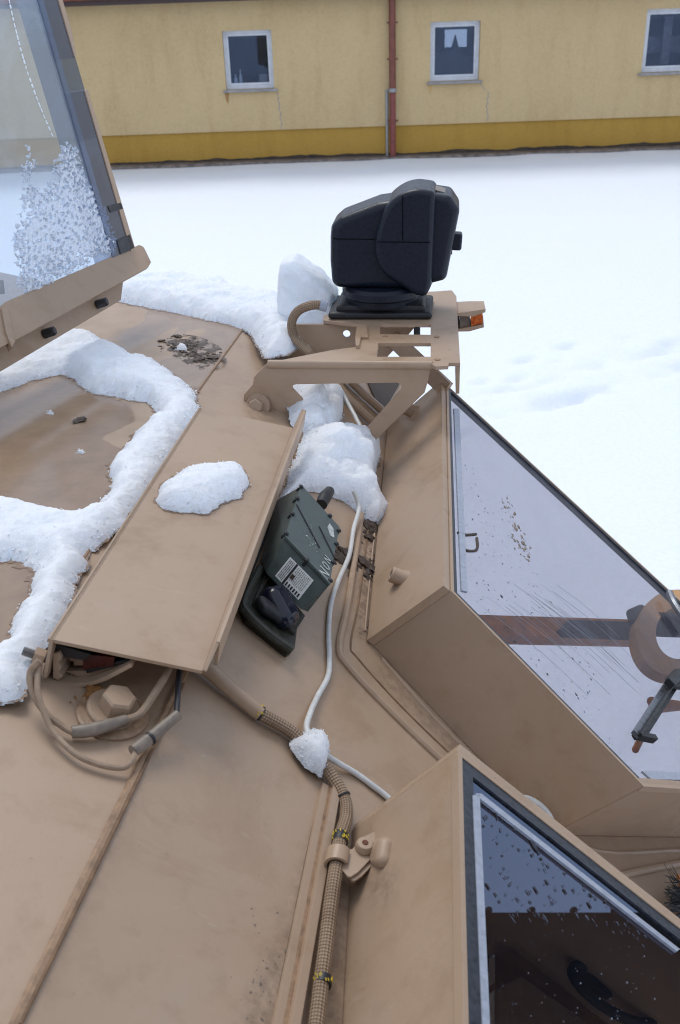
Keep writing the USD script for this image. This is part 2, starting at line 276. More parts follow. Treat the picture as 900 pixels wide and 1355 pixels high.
def stucco(name, col, dirt=(0.30, 0.22, 0.12), s=9.0):
    c = np.array(col)
    usdkit.material(stage, L(name), {'g': ('geometry', {}), 'n': ('noise_texture', {'scale': 22.0, 'detail': 6.0, 'roughness': 0.8}), 'b': ('noise_texture', {'scale': 0.6, 'detail': 5.0, 'roughness': 0.6}),
        'mp': ('mapping', {'scale': (3.0, 1.0, 0.5)}), 'st': ('noise_texture', {'scale': 1.2, 'detail': 4.0, 'roughness': 0.6}),
        'c': ('rgb_ramp', {'ramp': [(0.30, tuple(c * .88)), (0.5, tuple(c)), (0.68, tuple(np.minimum(c * 1.07, .9)))]}), 'c2': ('rgb_ramp', {'ramp': [(0.33, (0.92, 0.90, 0.87)), (0.55, (1, 1, 1))]}), 'm': ('mix', {'mix_type': 'multiply', 'fac': 0.8}),
        'c3': ('rgb_ramp', {'ramp': [(0.33, (0.90, 0.87, 0.83)), (0.5, (1, 1, 1))]}), 'm3': ('mix', {'mix_type': 'multiply', 'fac': 0.6}),
        'bp': ('bump', {'strength': 0.5, 'distance': 0.02}), 'p': ('principled_bsdf', {'roughness': 0.9, 'specular_ior_level': 0.15})},
        [('g.position', 'n.vector'), ('g.position', 'b.vector'), ('g.position', 'mp.vector'), ('mp.vector', 'st.vector'), ('n.fac', 'c.fac'), ('b.fac', 'c2.fac'), ('c.color', 'm.color1'), ('c2.color', 'm.color2'),
         ('st.fac', 'c3.fac'), ('m.color', 'm3.color1'), ('c3.color', 'm3.color2'), ('m3.color', 'p.base_color'), ('n.fac', 'bp.height'), ('bp.normal', 'p.normal')], surface='p.BSDF'); return L(name)
STUCCO = stucco('ochre_roughcast', (0.54, 0.40, 0.215))
PLINTH = stucco('mustard_plinth_paint', (0.42, 0.25, 0.055))
GRAVEL = simple('dark_wet_kerb', (0.16, 0.13, 0.11), 0.7, var=0.6, scale=9)
SOOT = simple('dark_moss', (0.05, 0.035, 0.025), 0.9, var=0.6, scale=14)
FASCIA = simple('dark_brown_fascia', (0.055, 0.032, 0.028), 0.6, var=0.3, scale=6)
ROOFT = simple('roof_sheet', (0.12, 0.05, 0.04), 0.6, var=0.3, scale=4)
PIPE = simple('red_brown_pipe_paint', (0.15, 0.045, 0.028), 0.5, var=0.45, scale=5)
PIPER = simple('fresh_red_pipe_paint', (0.18, 0.042, 0.034), 0.45, var=0.3, scale=8)
FRAMEW = simple('white_window_frame', (0.58, 0.60, 0.64), 0.4, var=0.1, scale=8)
SILLM = simple('grey_metal_sill', (0.25, 0.24, 0.24), 0.5, var=0.3, scale=10)
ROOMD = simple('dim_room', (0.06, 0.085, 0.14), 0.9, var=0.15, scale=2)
ZINC = simple('zinc', (0.28, 0.28, 0.28), 0.45, 0.4, var=0.2, scale=12)

# ------------------------------------------------------------------ the setting: snow-covered ground
def ground():
    gx = np.concatenate([-np.geomspace(400, 9, 18), np.linspace(-8, 14, 420), np.geomspace(15, 400, 18)])
    gy = np.concatenate([-np.geomspace(400, 3, 16), np.linspace(-2, 23, 470), np.geomspace(24, 400, 16)])
    X, Y = np.meshgrid(gx, gy, indexing='ij'); P = np.stack([X, Y, 0 * X], -1)
    Z = 0.05 * (fbm(P * np.array([.35, .35, 1]), 3, 3) - .5) + 0.02 * (fbm(P * np.array([1.4, 1.4, 1]), 3, 5) - .5)
    a, b = on(560, 575, (np.zeros(3), np.array([0, 0, 1.]))), on(960, 470, (np.zeros(3), np.array([0, 0, 1.])))   # an old, snowed-in wheel track
    d = nz(b - a); s = np.array([-d[1], d[0], 0]); t = (P - a) @ d; w = (P - a) @ s
    for c, dep in ((0.0, .07), (0.45, .05)):
        ww = w - c + 0.25 * (fbm(P * .9, 2, 11) - .5)
        Z += -dep * np.exp(-(ww / .10) ** 2) * np.clip(fbm(P * 2.6, 3, 9) - .32, 0, 1) * 3.2 + dep * .5 * np.exp(-((ww - .32) / .14) ** 2) * fbm(P * 3.1, 2, 4)
    Z = np.where(np.abs(w) < 1.2, Z + .03 * (fbm(P * 5, 3, 21) - .5) * np.exp(-(w / .6) ** 2), Z)
    r = np.random.default_rng(41)
    for k in range(34):                                    # half-filled footprints beside the track
        c = a + d * (.2 + k * .31 + r.uniform(-.1, .1)) + s * (.9 * math.sin(k * .23) + (.13 if k % 2 else -.13)); u, w2 = (P - c) @ d, (P - c) @ s
        Z += -r.uniform(.015, .07) * np.exp(-(u / .15) ** 2 - (w2 / .07) ** 2) + .012 * np.exp(-((u + .2) / .1) ** 2 - (w2 / .1) ** 2)
    Z *= (np.abs(X - 3) < 40) & (np.abs(Y - 10) < 40)
    n0, n1 = X.shape; v = np.stack([X, Y, Z], -1).reshape(-1, 3); i, j = np.meshgrid(np.arange(n0 - 1), np.arange(n1 - 1), indexing='ij'); k = (i * n1 + j).ravel()
    f = np.vstack([np.stack([k, k + n1, k + n1 + 1], 1), np.stack([k, k + n1 + 1, k + 1], 1)])
    solo('snow_ground', trimesh.Trimesh(v, f, process=False), snow_mat('field_snow', 30.0, (0.79, 0.825, 0.875), 0.15), 'flat snow-covered yard between the vehicle and the yellow building', 'snow', True, kind='structure')
ground()

# ------------------------------------------------------------------ the yellow building
YB = 21.8
WALL = (np.array([0, YB, 0.]), np.array([0, -1., 0]))
def wz(x, y, d=0.0): return on(x, y, (np.array([0, YB + d, 0.]), np.array([0, -1., 0])))
def bx(x0, x1, y0, y1, z0, z1):
    b = trimesh.creation.box(extents=(x1 - x0, y1 - y0, z1 - z0)); b.apply_translation(((x0 + x1) / 2, (y0 + y1) / 2, (z0 + z1) / 2)); return b
EX, EY, EZ = np.eye(3)
bld = thing('yellow_building', 'long single-storey ochre yellow building with mustard plinth behind the snowy yard', 'building', (1, YB, 0))
win = []
for (xa, xb, ya, yb) in ((296.5, 361, 40, 118), (569.5, 635, 28, 107), (853, 922, 11, 95)):
    p, q = wz(xa, (ya + yb) / 2), wz(xb, (ya + yb) / 2); zt, zb_ = wz((xa + xb) / 2, ya)[2], wz((xa + xb) / 2, yb)[2]
    win.append((p[0], q[0], zb_, zt))
X0, X1 = -12.0, 16.0
zpl, zev = wz(560, 165)[2], wz(300, 1.5)[2]
facade = Polygon([(X0, zpl), (X1, zpl), (X1, zev), (X0, zev)])
for (a, b, c, d) in win: facade = facade.difference(shapely.geometry.box(a, c, b, d))
m = trimesh.creation.extrude_polygon(facade, 0.24, engine='earcut'); v = np.asarray(m.vertices)
obj('wall', trimesh.Trimesh(np.stack([v[:, 0], YB + 0.24 - v[:, 2], v[:, 1]], 1), m.faces[:, ::-1], process=False), STUCCO, bld, False)
obj('end_wall', bx(X0, X0 + .24, YB + .245, YB + 9, 0, zev), STUCCO, bld, False); obj('end_wall', bx(X1 - .24, X1, YB + .245, YB + 9, 0, zev), STUCCO, bld, False); rw0, rw1 = wz(586, 50, 9.1), wz(619, 50, 9.1); rz0, rz1 = wz(602, 66, 9.1)[2], wz(602, 36, 9.1)[2]
obj('rear_wall', cat(bx(X0, rw0[0], YB + 9.005, YB + 9.24, 0, zev), bx(rw1[0], X1, YB + 9.005, YB + 9.24, 0, zev), bx(rw0[0], rw1[0], YB + 9.005, YB + 9.24, 0, rz0), bx(rw0[0], rw1[0], YB + 9.005, YB + 9.24, rz1, zev)), STUCCO, bld, False)  # opening added to brighten the reflection shown in one pane
obj('plinth', bx(X0, X1, YB + .03, YB + .238, -.1, zpl - .003), PLINTH, bld, False)
# ragged damp line and kerb strip at the foot of the wall
xs = np.linspace(X0, X1, 500); hh = .10 + .05 * (fbm(np.stack([xs * 2.2, 0 * xs, 0 * xs], 1), 4, 2) - .5) * 2
pg = np.vstack([np.stack([xs, 0 * xs + YB + .026, hh], 1), np.stack([xs[::-1], 0 * xs + YB + .026, 0 * xs - .05], 1)])
obj('damp_line', slab(pg, (0, -1, 0), .004), SOOT, bld, False)
kp = [(x, YB - .22 - .07 * fbm(np.array([[x * 1.3, 0, 0]]), 3, 8)[0], 0) for x in np.linspace(X0, X1, 160)]
obj('kerb_strip', slab(np.array(kp + [(X1, YB + .02, 0), (X0, YB + .02, 0)]) + np.array([0, 0, .05]), (0, 0, 1), .12), GRAVEL, bld, False)
zf = zev
obj('fascia', bx(X0 - .3, X1 + .3, YB - .30, YB + .3, zf + .002, zf + .22), FASCIA, bld, False)
rp = np.array([(X0 - .4, YB - .42, zf + .22), (X1 + .4, YB - .42, zf + .22), (X1 + .4, YB + 4.6, zf + 1.5), (X0 - .4, YB + 4.6, zf + 1.5)])
rf = obj('roof', cat(slab(rp + np.array([0, 0, .1]), np.cross(rp[1] - rp[0], rp[3] - rp[0]), .08), slab((rp * np.array([1, -1, 1]) + np.array([0, 2 * (YB + 4.62), 0]) + np.array([0, 0, .1]))[::-1], np.array([0, .25, 1.]), .08)), ROOFT, bld, False)
obj('gutter', tube([(X0, YB - .36, zf + .16), (X1, YB - .36, zf + .16)], .07, 12, 1), PIPE, rf)
for i, (a, b, c, d) in enumerate(win):
    w = .055; y0, y1 = YB + .10, YB + .16
    fr = cat(bx(a + .002, a + w, y0, y1, c + .002, d - .002), bx(b - w, b - .002, y0, y1, c + .002, d - .002), bx(a + w, b - w, y0 + .002, y1 - .002, d - w, d - .002), bx(a + w, b - w, y0 + .002, y1 - .002, c + .002, c + w * 1.2))
    wo = obj('window', fr, FRAMEW, bld, False, label=['white framed window left of the downpipe with small bottles on the sill', 'white framed window right of the downpipe with dark pointed shapes inside', 'window cut by the right edge of the photo with dark room behind'][i])
    A, B, C_, D = a + w + .01, b - w - .01, c + w * 1.2 + .01, d - w - .01; s = .035
    obj('sash', cat(bx(a + w + .003, A + s, y0 + .012, y1, c + w * 1.2 + .003, d - w - .003), bx(B - s, b - w - .003, y0 + .012, y1, c + w * 1.2 + .003, d - w - .003), bx(A + s, B - s, y0 + .014, y1 - .002, D - s, d - w - .003), bx(A + s, B - s, y0 + .014, y1 - .002, c + w * 1.2 + .003, C_ + s)), FRAMEW, wo, False)
    obj('pane', bx(A + s - .01, B - s + .01, y0 + .03, y0 + .034, C_ + s - .01, D - s + .01), GLASSW, wo, False)
    obj('sill', cat(bx(a - .06, b + .06, YB - .06, YB + .098, c - .045, c - .003)), SILLM, wo, False)
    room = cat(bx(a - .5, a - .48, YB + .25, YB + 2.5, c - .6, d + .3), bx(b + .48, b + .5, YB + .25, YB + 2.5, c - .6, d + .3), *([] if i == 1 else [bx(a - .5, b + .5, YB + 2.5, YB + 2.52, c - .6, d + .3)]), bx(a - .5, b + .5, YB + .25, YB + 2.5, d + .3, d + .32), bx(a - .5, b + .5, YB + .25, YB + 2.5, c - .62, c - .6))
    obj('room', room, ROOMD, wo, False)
    obj('roller_blind', bx(A + s, B - s, y0 + .05, y0 + .07, D - s - .05, D - s), INK, wo, False)
    ys = YB + .20
    if i == 0:
        for dx, hh_, rr_ in ((.09, .17, .035), (.19, .26, .03)):
            obj('bottle', lathe([(rr_, 0), (rr_, hh_ * .5), (rr_ * .4, hh_ * .72), (rr_ * .38, hh_)], np.array([A + s + dx, ys, c + .1]), EZ, 12), FRAMEW, wo)
        obj('jar', bx(B - s - .2, B - s - .03, ys, ys + .08, c + .1, c + .25), ZINC, wo, False)
    if i == 1:
        yy = YB + 8.95; fx0, fx1, fz0, fz1 = rw0[0] - .12, rw1[0] + .12, rz0 - .14, rz1 + .12
        obj('reflection_window', cat(bx(fx0, fx1, yy, yy + .05, fz0, fz0 + .22), bx(fx0, fx1, yy, yy + .05, fz1 - .16, fz1), bx(fx0, fx0 + .16, yy + .002, yy + .048, fz0 + .22, fz1 - .16), bx(fx1 - .16, fx1, yy + .002, yy + .048, fz0 + .22, fz1 - .16)), FRAMEW, wo, False)  # built inside to stand for a window reflected in this pane
        obj('reflection_pane', bx(rw0[0] + .01, rw1[0] - .01, YB + 9.1, YB + 9.104, rz0, rz1), GLASSW, wo, False)
        pl = [(A + s, c + .1), (B - s, c + .1), (B - s, c + .42), (a + .78, c + .45), (a + .62, c + .5), (a + .52, c + .85), (a + .43, c + .55), (a + .35, c + .62), (a + .2, c + .5), (A + s, c + .6)]
        obj('dark_spikes', slab(np.array([(x, ys, z) for x, z in pl]), (0, -1, 0), .05), INK, wo, False)  # dark pointed shapes seen in the pane
    if i == 2:
        obj('shelf', cat(bx(a + .1, b, YB + .8, YB + 1.1, c + .3, c + .62), bx(a + .55, a + .72, YB + .6, YB + .7, c + .1, d)), SILLM, wo, False)
    # settlement crack running down from the sill corner
    if i < 2:
        cx, cz = b + .03, c - .06; pts = []
        prng = np.random.default_rng(5 + i); n = 16
        for k in range(n + 1): pts.append((cx + (.16 if i == 1 else .06) * min(1, k / 4) * (1 if i else 1) + prng.uniform(-.022, .022), cz - (cz - zpl - .02) * k / n))
        wd = [.002 + .009 * abs(math.sin(k * 1.7 + i)) for k in range(n + 1)]
        po = [(x - w_, YB - .003, z) for (x, z), w_ in zip(pts, wd)] + [(x + w_, YB - .003, z) for (x, z), w_ in list(zip(pts, wd))[::-1]]
        obj('crack', slab(np.array(po), (0, -1, 0), .002), SILLM, bld, False)
        obj('rust_streak', slab(np.array([(a - .04, YB - .004, c - .05), (a + .05, YB - .004, c - .05), (a + .02, YB - .004, c - .26), (a - .02, YB - .004, c - .2)]), (0, -1, 0), .002), simple('rust_stain_%d' % i, (0.34, 0.19, 0.07) if i == 0 else (0.5, 0.33, 0.14), 0.9), bld, False)
# rain downpipe with a thin conduit beside it
px_, qx_ = wz(519, 100)[0], wz(514, 160)[0]; zj = wz(519, 118)[2]
dp = obj('downpipe', tube([(px_, YB - .12, zf + .1), (px_, YB - .12, zj)], .068, 16, 1), PIPE, bld)
obj('lower_pipe', tube([(px_, YB - .12, zj - .003), (px_, YB - .12, .0)], .062, 16, 1), PIPER, dp)
obj('pipe_collar', lathe([(.08, 0), (.08, .07)], np.array([px_, YB - .12, zj - .04]), EZ), ZINC, dp)
for z in (zj + .55, zj + 1.2, zj - .6): obj('pipe_clip', cat(lathe([(.079, 0), (.079, .035)], np.array([px_, YB - .12, z]), EZ), bx(px_ - .11, px_ + .11, YB - .135, YB - .105, z, z + .03)), PIPE, dp)
obj('conduit', tube([(qx_ - .03, YB - .04, zj), (qx_ - .03, YB - .04, .02)], .028, 10, 1), ZINC, dp)

# ------------------------------------------------------------------ the armoured vehicle: planes of its hull
ROOFP = (np.array([0, 0, 2.6]), np.array([0, 0, 1.]))
ra, rb = on(325, 431, ROOFP), on(90, 770, ROOFP)
LX = nz(ra - rb); SX = nz(np.cross(LX, EZ))
t2 = math.radians(18); A2 = (ra, nz(math.cos(t2) * EZ + math.sin(t2) * SX))
c0, c1 = on(240, 900, A2), on(20, 1355, A2); LS = nz(c0 - c1); SS = nz(np.cross(LS, EZ)); tB = math.radians(35)
PB = (c0, nz(math.cos(tB) * nz(np.cross(SS, LS)) + math.sin(tB) * SS)); NB = PB[1]
veh = thing('armoured_vehicle', 'sand-tan armoured vehicle hull with boxed windows seen from its roof', 'vehicle', (-0.6, 0.6, 0))
rfar = on(325, 429, ROOFP); rleft = on(-260, 305, ROOFP)
obj('roof', slab([rfar, rleft, rleft - LX * 3.4, ra - LX * 2.2], EZ, .03), ROOF, veh, False)
far2 = ons([(420, 527), (440, 500), (452, 440), (395, 392)], A2)
obj('upper_side_plate', slab([rfar - EZ * .001] + list(far2[::-1]) + [c1 - LS * .35, ra - LX * 2.2 - EZ * .001], A2[1], .02), PAINT, veh, False)
# slope plate carrying the windows
hB = 0.0
b1 = on(494, 855, PB); h1 = meet(596, 783, b1, NB); G1P = off(PB, h1)
G1 = ons([(590, 509), (596, 783), (851, 1042), (1150, 1062), (1150, 1026)], G1P)
base1 = [g - NB * h1 + (b1 - (G1[1] - NB * h1)) for g in G1]
d1 = on(466, 1100, PB); h2 = meet(604, 993, d1, NB); G2P = off(PB, h2)
print('h1', h1, 'h2', h2, 'depths', [(np.dot(g - CAM, FWD)) for g in G1])
G2 = ons([(605, 994), (613, 1430), (1160, 1430)], G2P)
sh2 = d1 - (G2[0] - NB * h2); base2 = [g - NB * h2 for g in G2]; base2[0] = d1; base2[1] = on(450, 1430, PB)
outl = [on(425, 517, PB), on(440, 474, PB), on(498, 462, PB), on(545, 492, PB)] + base1[:4] + list(ons([(1180, 1090), (1180, 1500), (-60, 1530)], PB)) + [c1 - LS * .35 ]
obj('slope_plate', slab(outl, NB, .016, holes=[[b - NB * 0 for b in (base2[0] + NB * 0, base2[1], on(1000, 1430, PB), base2[2])]]), PAINT, veh, False)
P1_, P2_ = on(1180, 1090, PB), on(1180, 1500, PB)
P3_ = P2_ + (P2_ - P1_) / np.linalg.norm(P2_ - P1_) * .004; RB_ = c1 - LS * .353
obj('unseen_rear_slope_plate', slab([on(-60, 1530, PB) - LS * .004, P2_ - LS * .004, P2_ - LS * 3.2, on(-60, 1530, PB) - LS * 3.2], NB, .016), PAINT, veh, False)  # out of view behind the camera, extended to block light from the snow
obj('unseen_side_plate', slab([P1_ - EZ * .02 - NB * .02, P2_ - EZ * .02 - NB * .02, P2_ - LS * 3.2 - NB * .03, P2_ - LS * 3.2 - EZ * 1.5, P1_ - EZ * 1.5], np.cross(P2_ - P1_, EZ) * (1 if np.cross(P2_ - P1_, EZ)[0] > 0 else -1), .02), PAINT, veh, False)  # out of view at the right, drops down to block light off the snow
obj('body', cat(bx(-2.6, -0.62, -1.6, 1.0, .55, 2.56)), PAINT, veh, False)
# simple running gear that carries the hull, hidden under it
for y in (-1.0, 1.3):
    w_ = obj('wheel', tube([( -2.2 + .36 * 0, y, .55)] * 1 + [(-1.85, y, .55)], .55, 32, 1), BLACK, veh)
obj('undertray', bx(-2.3, -0.7, .9, 1.75, .5, .85), PAINT, veh, False)
# seams
def bead(pl, pts, r, mat=BEAD, h=0.0, name='weld_bead', smooth=8, wob=.12):
    p = spline(ons(pts, off(pl, h)), smooth); return obj(name, tube(p, r * (1 + wob * (fbm(np.arange(len(p))[:, None] * np.array([[.7, 0, 0]]), 3, 4) - .5) * 2), 8, 1), mat, veh)
bead(PB, [(415, 540), (350, 672), (240, 900), (150, 1086), (20, 1355), (-20, 1440)], .0048, h=-.0018)
bead(PB, [(243, 905), (156, 1087), (26, 1356)], .0022, simple('seam_brown', (0.20, 0.115, 0.06), .55, var=.4, scale=60), .0014, 'seam_brown_line')  # brown line along the weld seam
bead(ROOFP, [(325, 430), (264, 514), (170, 650), (90, 770)], .0025, BEAD)
s3a, s3b = ons([(428, 1042), (352, 1420)], PB)
obj('raised_strip', cat(bar(s3a, s3b, .008, .012, NB), bar(s3a + SS * .013, s3b + SS * .015, .009, .009, NB)), PAINT_S, veh, False)
obj('strip_gap', bar(s3a + SS * .0065, s3b + SS * .0075, .005, .005, NB), BEAD, veh, False)
bead(PB, [(424, 1046), (385, 1236), (348, 1420)], .0011, DARKGAP, .0004, 'seam_shadow_line')  # dark line drawn beside the strip as its shadow
# window gasket bead round the front window box
gb = [(484, 640), (470, 735), (460, 800), (449, 856), (462, 883), (520, 944), (585, 1006), (640, 1054), (770, 1160)]
bead(PB, gb, .0050, PAINT_S, .002, 'gasket_bead', 6, .05)
gb2 = [(494, 645), (482, 740), (473, 805), (464, 853), (474, 872), (530, 934), (596, 998), (650, 1045)]
bead(PB, gb2, .0015, L('seam_brown'), .0002, 'gasket_groove', 6)
bead(PB, [(509, 610), (499, 720), (488, 832)], .0036, simple('rusty_slot', (0.11, 0.06, 0.03), .5, var=.5, scale=80), -.0016, 'drain_slot', 6)
bead(PB, [(512, 640), (510, 655)], .0035, BLUECAP, .001, 'water_in_slot', 4); bead(PB, [(493, 806), (489, 832)], .0035, BLUECAP, .001, 'water_in_slot', 4)
bead(PB, [(503, 640), (492, 740), (483, 835)], .0014, PAINT_S, .0008, 'slot_edge', 6)
bead(PB, [(505, 872), (560, 935), (640, 1015), (768, 1120), (905, 1126)], .004, PAINT_S, 0, 'weld_bead', 6, .3)
bead(PB, [(815, 1160), (860, 1150), (960, 1131)], .005, PAINT_S, .003, 'pipe_bead', 6, .02)
# front window: a box of plate, a seal, pale glass edges and the armoured pane
wb = obj('front_window_box', slab([base1[0], base1[1], G1[1], G1[0]], -np.cross(base1[1] - base1[0], G1[0] - base1[0]), .012), PAINT, veh, False)
inward = -SS
def wallof(a, b, c, d, t=.012):
    n = nz(np.cross(b - a, d - a)); ctr = (a + b + c + d) / 4
    if np.dot(n, CAM - ctr) < 0: n = -n
    return slab([a, b, c, d], n, t)
obj('near_wall', wallof(base1[1], base1[2], G1[2], G1[1]), PAINT, wb, False); obj('lower_wall', wallof(base1[2], base1[3], G1[3], G1[2]), PAINT, wb, False)
cen1 = G1.mean(0)
def inset(P, d):
    e1, e2, n = basis(NB); q = P[0]; pg = Polygon(np.stack([(P - q) @ e1, (P - q) @ e2], 1)).buffer(-d, join_style=2); xy = np.array(pg.exterior.coords)[:-1]
    return q + xy[:, :1] * e1 + xy[:, 1:] * e2
def ring(P, d0, d1, t, lift): return slab(inset(P, d0) + NB * lift, NB, t, holes=[inset(P, d1) + NB * lift])
obj('rim', ring(G1, .0002, .005, .010, .0015), PAINT_S, wb, False)
obj('seal', ring(G1, .005, .0105, .012, .0005), SEAL, wb, False)
GI = inset(G1, .0105)
obj('pane', slab(GI - NB * .002, NB, .003), GLASS1, wb, False)
def strip(pl, pts, t=.003): return slab(ons(pts, pl), NB, t)
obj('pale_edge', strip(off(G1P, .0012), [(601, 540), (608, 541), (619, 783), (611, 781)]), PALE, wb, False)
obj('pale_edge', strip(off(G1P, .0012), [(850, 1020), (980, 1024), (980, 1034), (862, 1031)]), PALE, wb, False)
# side window
sw = obj('side_window_box', wallof(base2[0], base2[1], G2[1], G2[0]), PAINT, veh, False)
obj('far_wall', wallof(base2[0], base2[2], G2[2], G2[0]), PAINT, sw, False)
obj('rim', ring(G2, .0002, .005, .012, .0015), PAINT_S, sw, False)
obj('seal', ring(G2, .005, .018, .012, .0005), SEAL, sw, False)
obj('pane', slab(inset(G2, .018) - NB * .002, NB, .003), GLASS2, sw, False)
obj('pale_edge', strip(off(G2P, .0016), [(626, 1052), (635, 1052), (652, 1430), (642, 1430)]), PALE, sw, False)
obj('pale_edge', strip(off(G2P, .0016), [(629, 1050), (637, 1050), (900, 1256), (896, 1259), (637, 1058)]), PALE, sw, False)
# drops, wiper scratches and mud on the panes
def drops(pl, region, n, seed, size, stretch, dirpx):
    r = np.random.default_rng(seed); pg = Polygon(region); x0, y0, x1, y1 = pg.bounds; out = []
    s = trimesh.creation.icosphere(subdivisions=1, radius=1)
    while len(out) < n:
        x, y = r.uniform(x0, x1), r.uniform(y0, y1)
        if not pg.contains(shapely.geometry.Point(x, y)): continue
        p = on(x, y, pl); d = nz(on(x + dirpx[0], y + dirpx[1], pl) - p); a = size * r.lognormal(0, .5)
        out.append(frame(p, d * a * r.uniform(1, stretch), np.cross(NB, d) * a * .8, NB * a * .45, s))
    return cat(*out)
obj('raindrops', drops(off(G1P, -.001), [(612, 600), (640, 640), (780, 860), (800, 960), (838, 1018), (700, 880), (616, 780)], 260, 2, .00055, 1.8, (3, 4)), DROP, wb, True, kind='stuff')
obj('raindrops', drops(off(G2P, -.001), [(640, 1075), (650, 1070), (860, 1240), (850, 1260), (660, 1215), (645, 1180)], 150, 3, .0007, 3.2, (4, 7)), DROP, sw, True, kind='stuff')
obj('raindrops', drops(off(G2P, -.001), [(645, 1210), (860, 1250), (880, 1355), (660, 1355)], 80, 4, .0002, 2.2, (4, 7)), PALE, sw, True, kind='stuff')
sc_ = []
r = np.random.default_rng(9)
for k in range(22):
    x, y = r.uniform(640, 745), r.uniform(770, 812); Ln = r.uniform(50, 140)
    sc_.append(tube(ons([(x, y), (x + Ln * .5, y + Ln * .38), (x + Ln, y + Ln * .84)], off(G1P, -.0013)), .00016 * r.uniform(.6, 1.5), 4, 6))
obj('wiper_scratches', cat(*sc_), PALE, wb, True, kind='stuff')
obj('mud_mark', cat(tube(ons([(606, 705), (616, 708), (630, 707)], off(G1P, -.0008)), .0022, 6, 5), tube(ons([(608, 720), (616, 728), (628, 729), (632, 724), (631, 712)], off(G1P, -.0008)), .0022, 6, 5)), MUD, wb)
blot = drops(off(G1P, -.0012), [(660, 660), (672, 655), (705, 730), (700, 745), (680, 725)], 90, 12, .0011, 1.8, (3, 6)); obj('mud_specks', blot, SLEEVE, wb, True, kind='stuff')
# wiper on the front pane
wp = off(G1P, .012)
wi = obj('wiper', bar(on(841, 972, wp), on(892, 893, wp), .010, .006, NB), STEEL, veh, False)
obj('wiper_rubber', bar(on(850, 976, off(G1P, .006)), on(899, 900, off(G1P, .006)), .006, .010, NB), BLACK, wi, False)
obj('blade_spine', bar(on(847, 973, off(G1P, .018)), on(897, 896, off(G1P, .018)), .004, .006, NB), BLACK, wi, False)
obj('end_cap', bar(on(841, 973, off(G1P, .010)), on(866, 978, off(G1P, .010)), .007, .010, NB), BLACK, wi, False)
obj('wiper_arm', cat(bar(on(886, 905, off(G1P, .026)), on(960, 850, off(G1P, .026)), .012, .010, NB), sph_hull(ons([(888, 903), (897, 893), (903, 905)], off(G1P, .018)), .009, 1)), BLACK, wi)
obj('wiper_linkage', tube(ons([(886, 784), (893, 800), (910, 825)], off(G1P, .012)), .006, 8, 4), STEEL, wi)
# hull fittings on the window boxes
def boss(px0, px1, nrm, r, L_, name='boss'):
    pass
wallL = (base1[1], nz(np.cross(G1[0] - base1[1], base1[0] - base1[1])))
if np.dot(wallL[1], CAM - base1[1]) < 0: wallL = (wallL[0], -wallL[1])
def stud(x, y, wl, r, h, par):
    ax = nz(wl[1] * .55 - SS * .8 + EZ * .1); o2 = on(x, y, wl) - ax * .004
    s_ = obj('window_stud', lathe([(r * 1.6, 0), (r * 1.25, h * .3), (r, h * .62), (r * 1.02, h * .95), (r * .9, h), (r * .55, h), (r * .5, h * .9)], o2, ax), PAINT_S, par)
    obj('stud_hole', lathe([(r * .5, 0), (r * .5, .001)], o2 + ax * h * .93, ax), DARKGAP, s_)
stud(544, 770, wallL, .0110, .034, wb); stud(556, 548, wallL, .012, .034, wb)
wall2 = (base2[0], nz(np.cross(G2[0] - base2[0], base2[1] - base2[0])))
if np.dot(wall2[1], CAM - base2[0]) < 0: wall2 = (wall2[0], -wall2[1])
_o = on(447, 1137, off(PB, .02)); EPB = (_o - NB * .004, NB)
obj('clamp_boss', sph_hull([on(510, 1122, wall2), on(508, 1138, wall2), on(494, 1120, EPB), on(486, 1136, EPB)], [.010, .009, .006, .006], 2), PAINT_S, sw)
# mud clods and rust marks stuck to the hull
def clods(name, pl, cx, cy, sx, sy, n, seed, size=.002, mat=MUD, par=None, ang=0.0):
    r = np.random.default_rng(seed); out = []; s = trimesh.creation.icosphere(subdivisions=1, radius=1)
    for k in range(n):
        u, v_ = r.normal(0, 1, 2) * np.array([sx, sy]); x, y = cx + u * math.cos(ang) - v_ * math.sin(ang), cy + u * math.sin(ang) + v_ * math.cos(ang)
        a = size * r.lognormal(0, .8); e1, e2, en = basis(pl[1], r.normal(0, 1, 3)); R = np.stack([e1, e2, nz(en + r.normal(0, .18, 3))])
        m = trimesh.Trimesh((np.asarray(s.vertices) * r.uniform(.5, 1.3, (len(s.vertices), 1)) * np.array([1.5, 1, .38])) @ R * a + on(x, y, pl) + pl[1] * a * .2, s.faces, process=False); out.append(m)
    return obj(name, cat(*out), mat, par or veh, False, kind='stuff')
usdkit.material(stage, L('mud_film'), {'g': ('geometry', {}), 'n': ('noise_texture', {'scale': 42.0, 'detail': 6.0, 'roughness': 0.7}), 'r': ('rgb_ramp', {'ramp': [(0.47, (0, 0, 0)), (0.60, (1, 1, 1))]}),
    't': ('transparent_bsdf', {'color': (1, 1, 1)}), 'p': ('principled_bsdf', {'base_color': (0.07, 0.045, 0.03), 'roughness': 0.45}), 'm': ('mix_closure', {})}, [('g.position', 'n.vector'), ('n.fac', 'r.fac'), ('r.color', 'm.fac'), ('t.BSDF', 'm.closure1'), ('p.BSDF', 'm.closure2')], surface='m.closure')
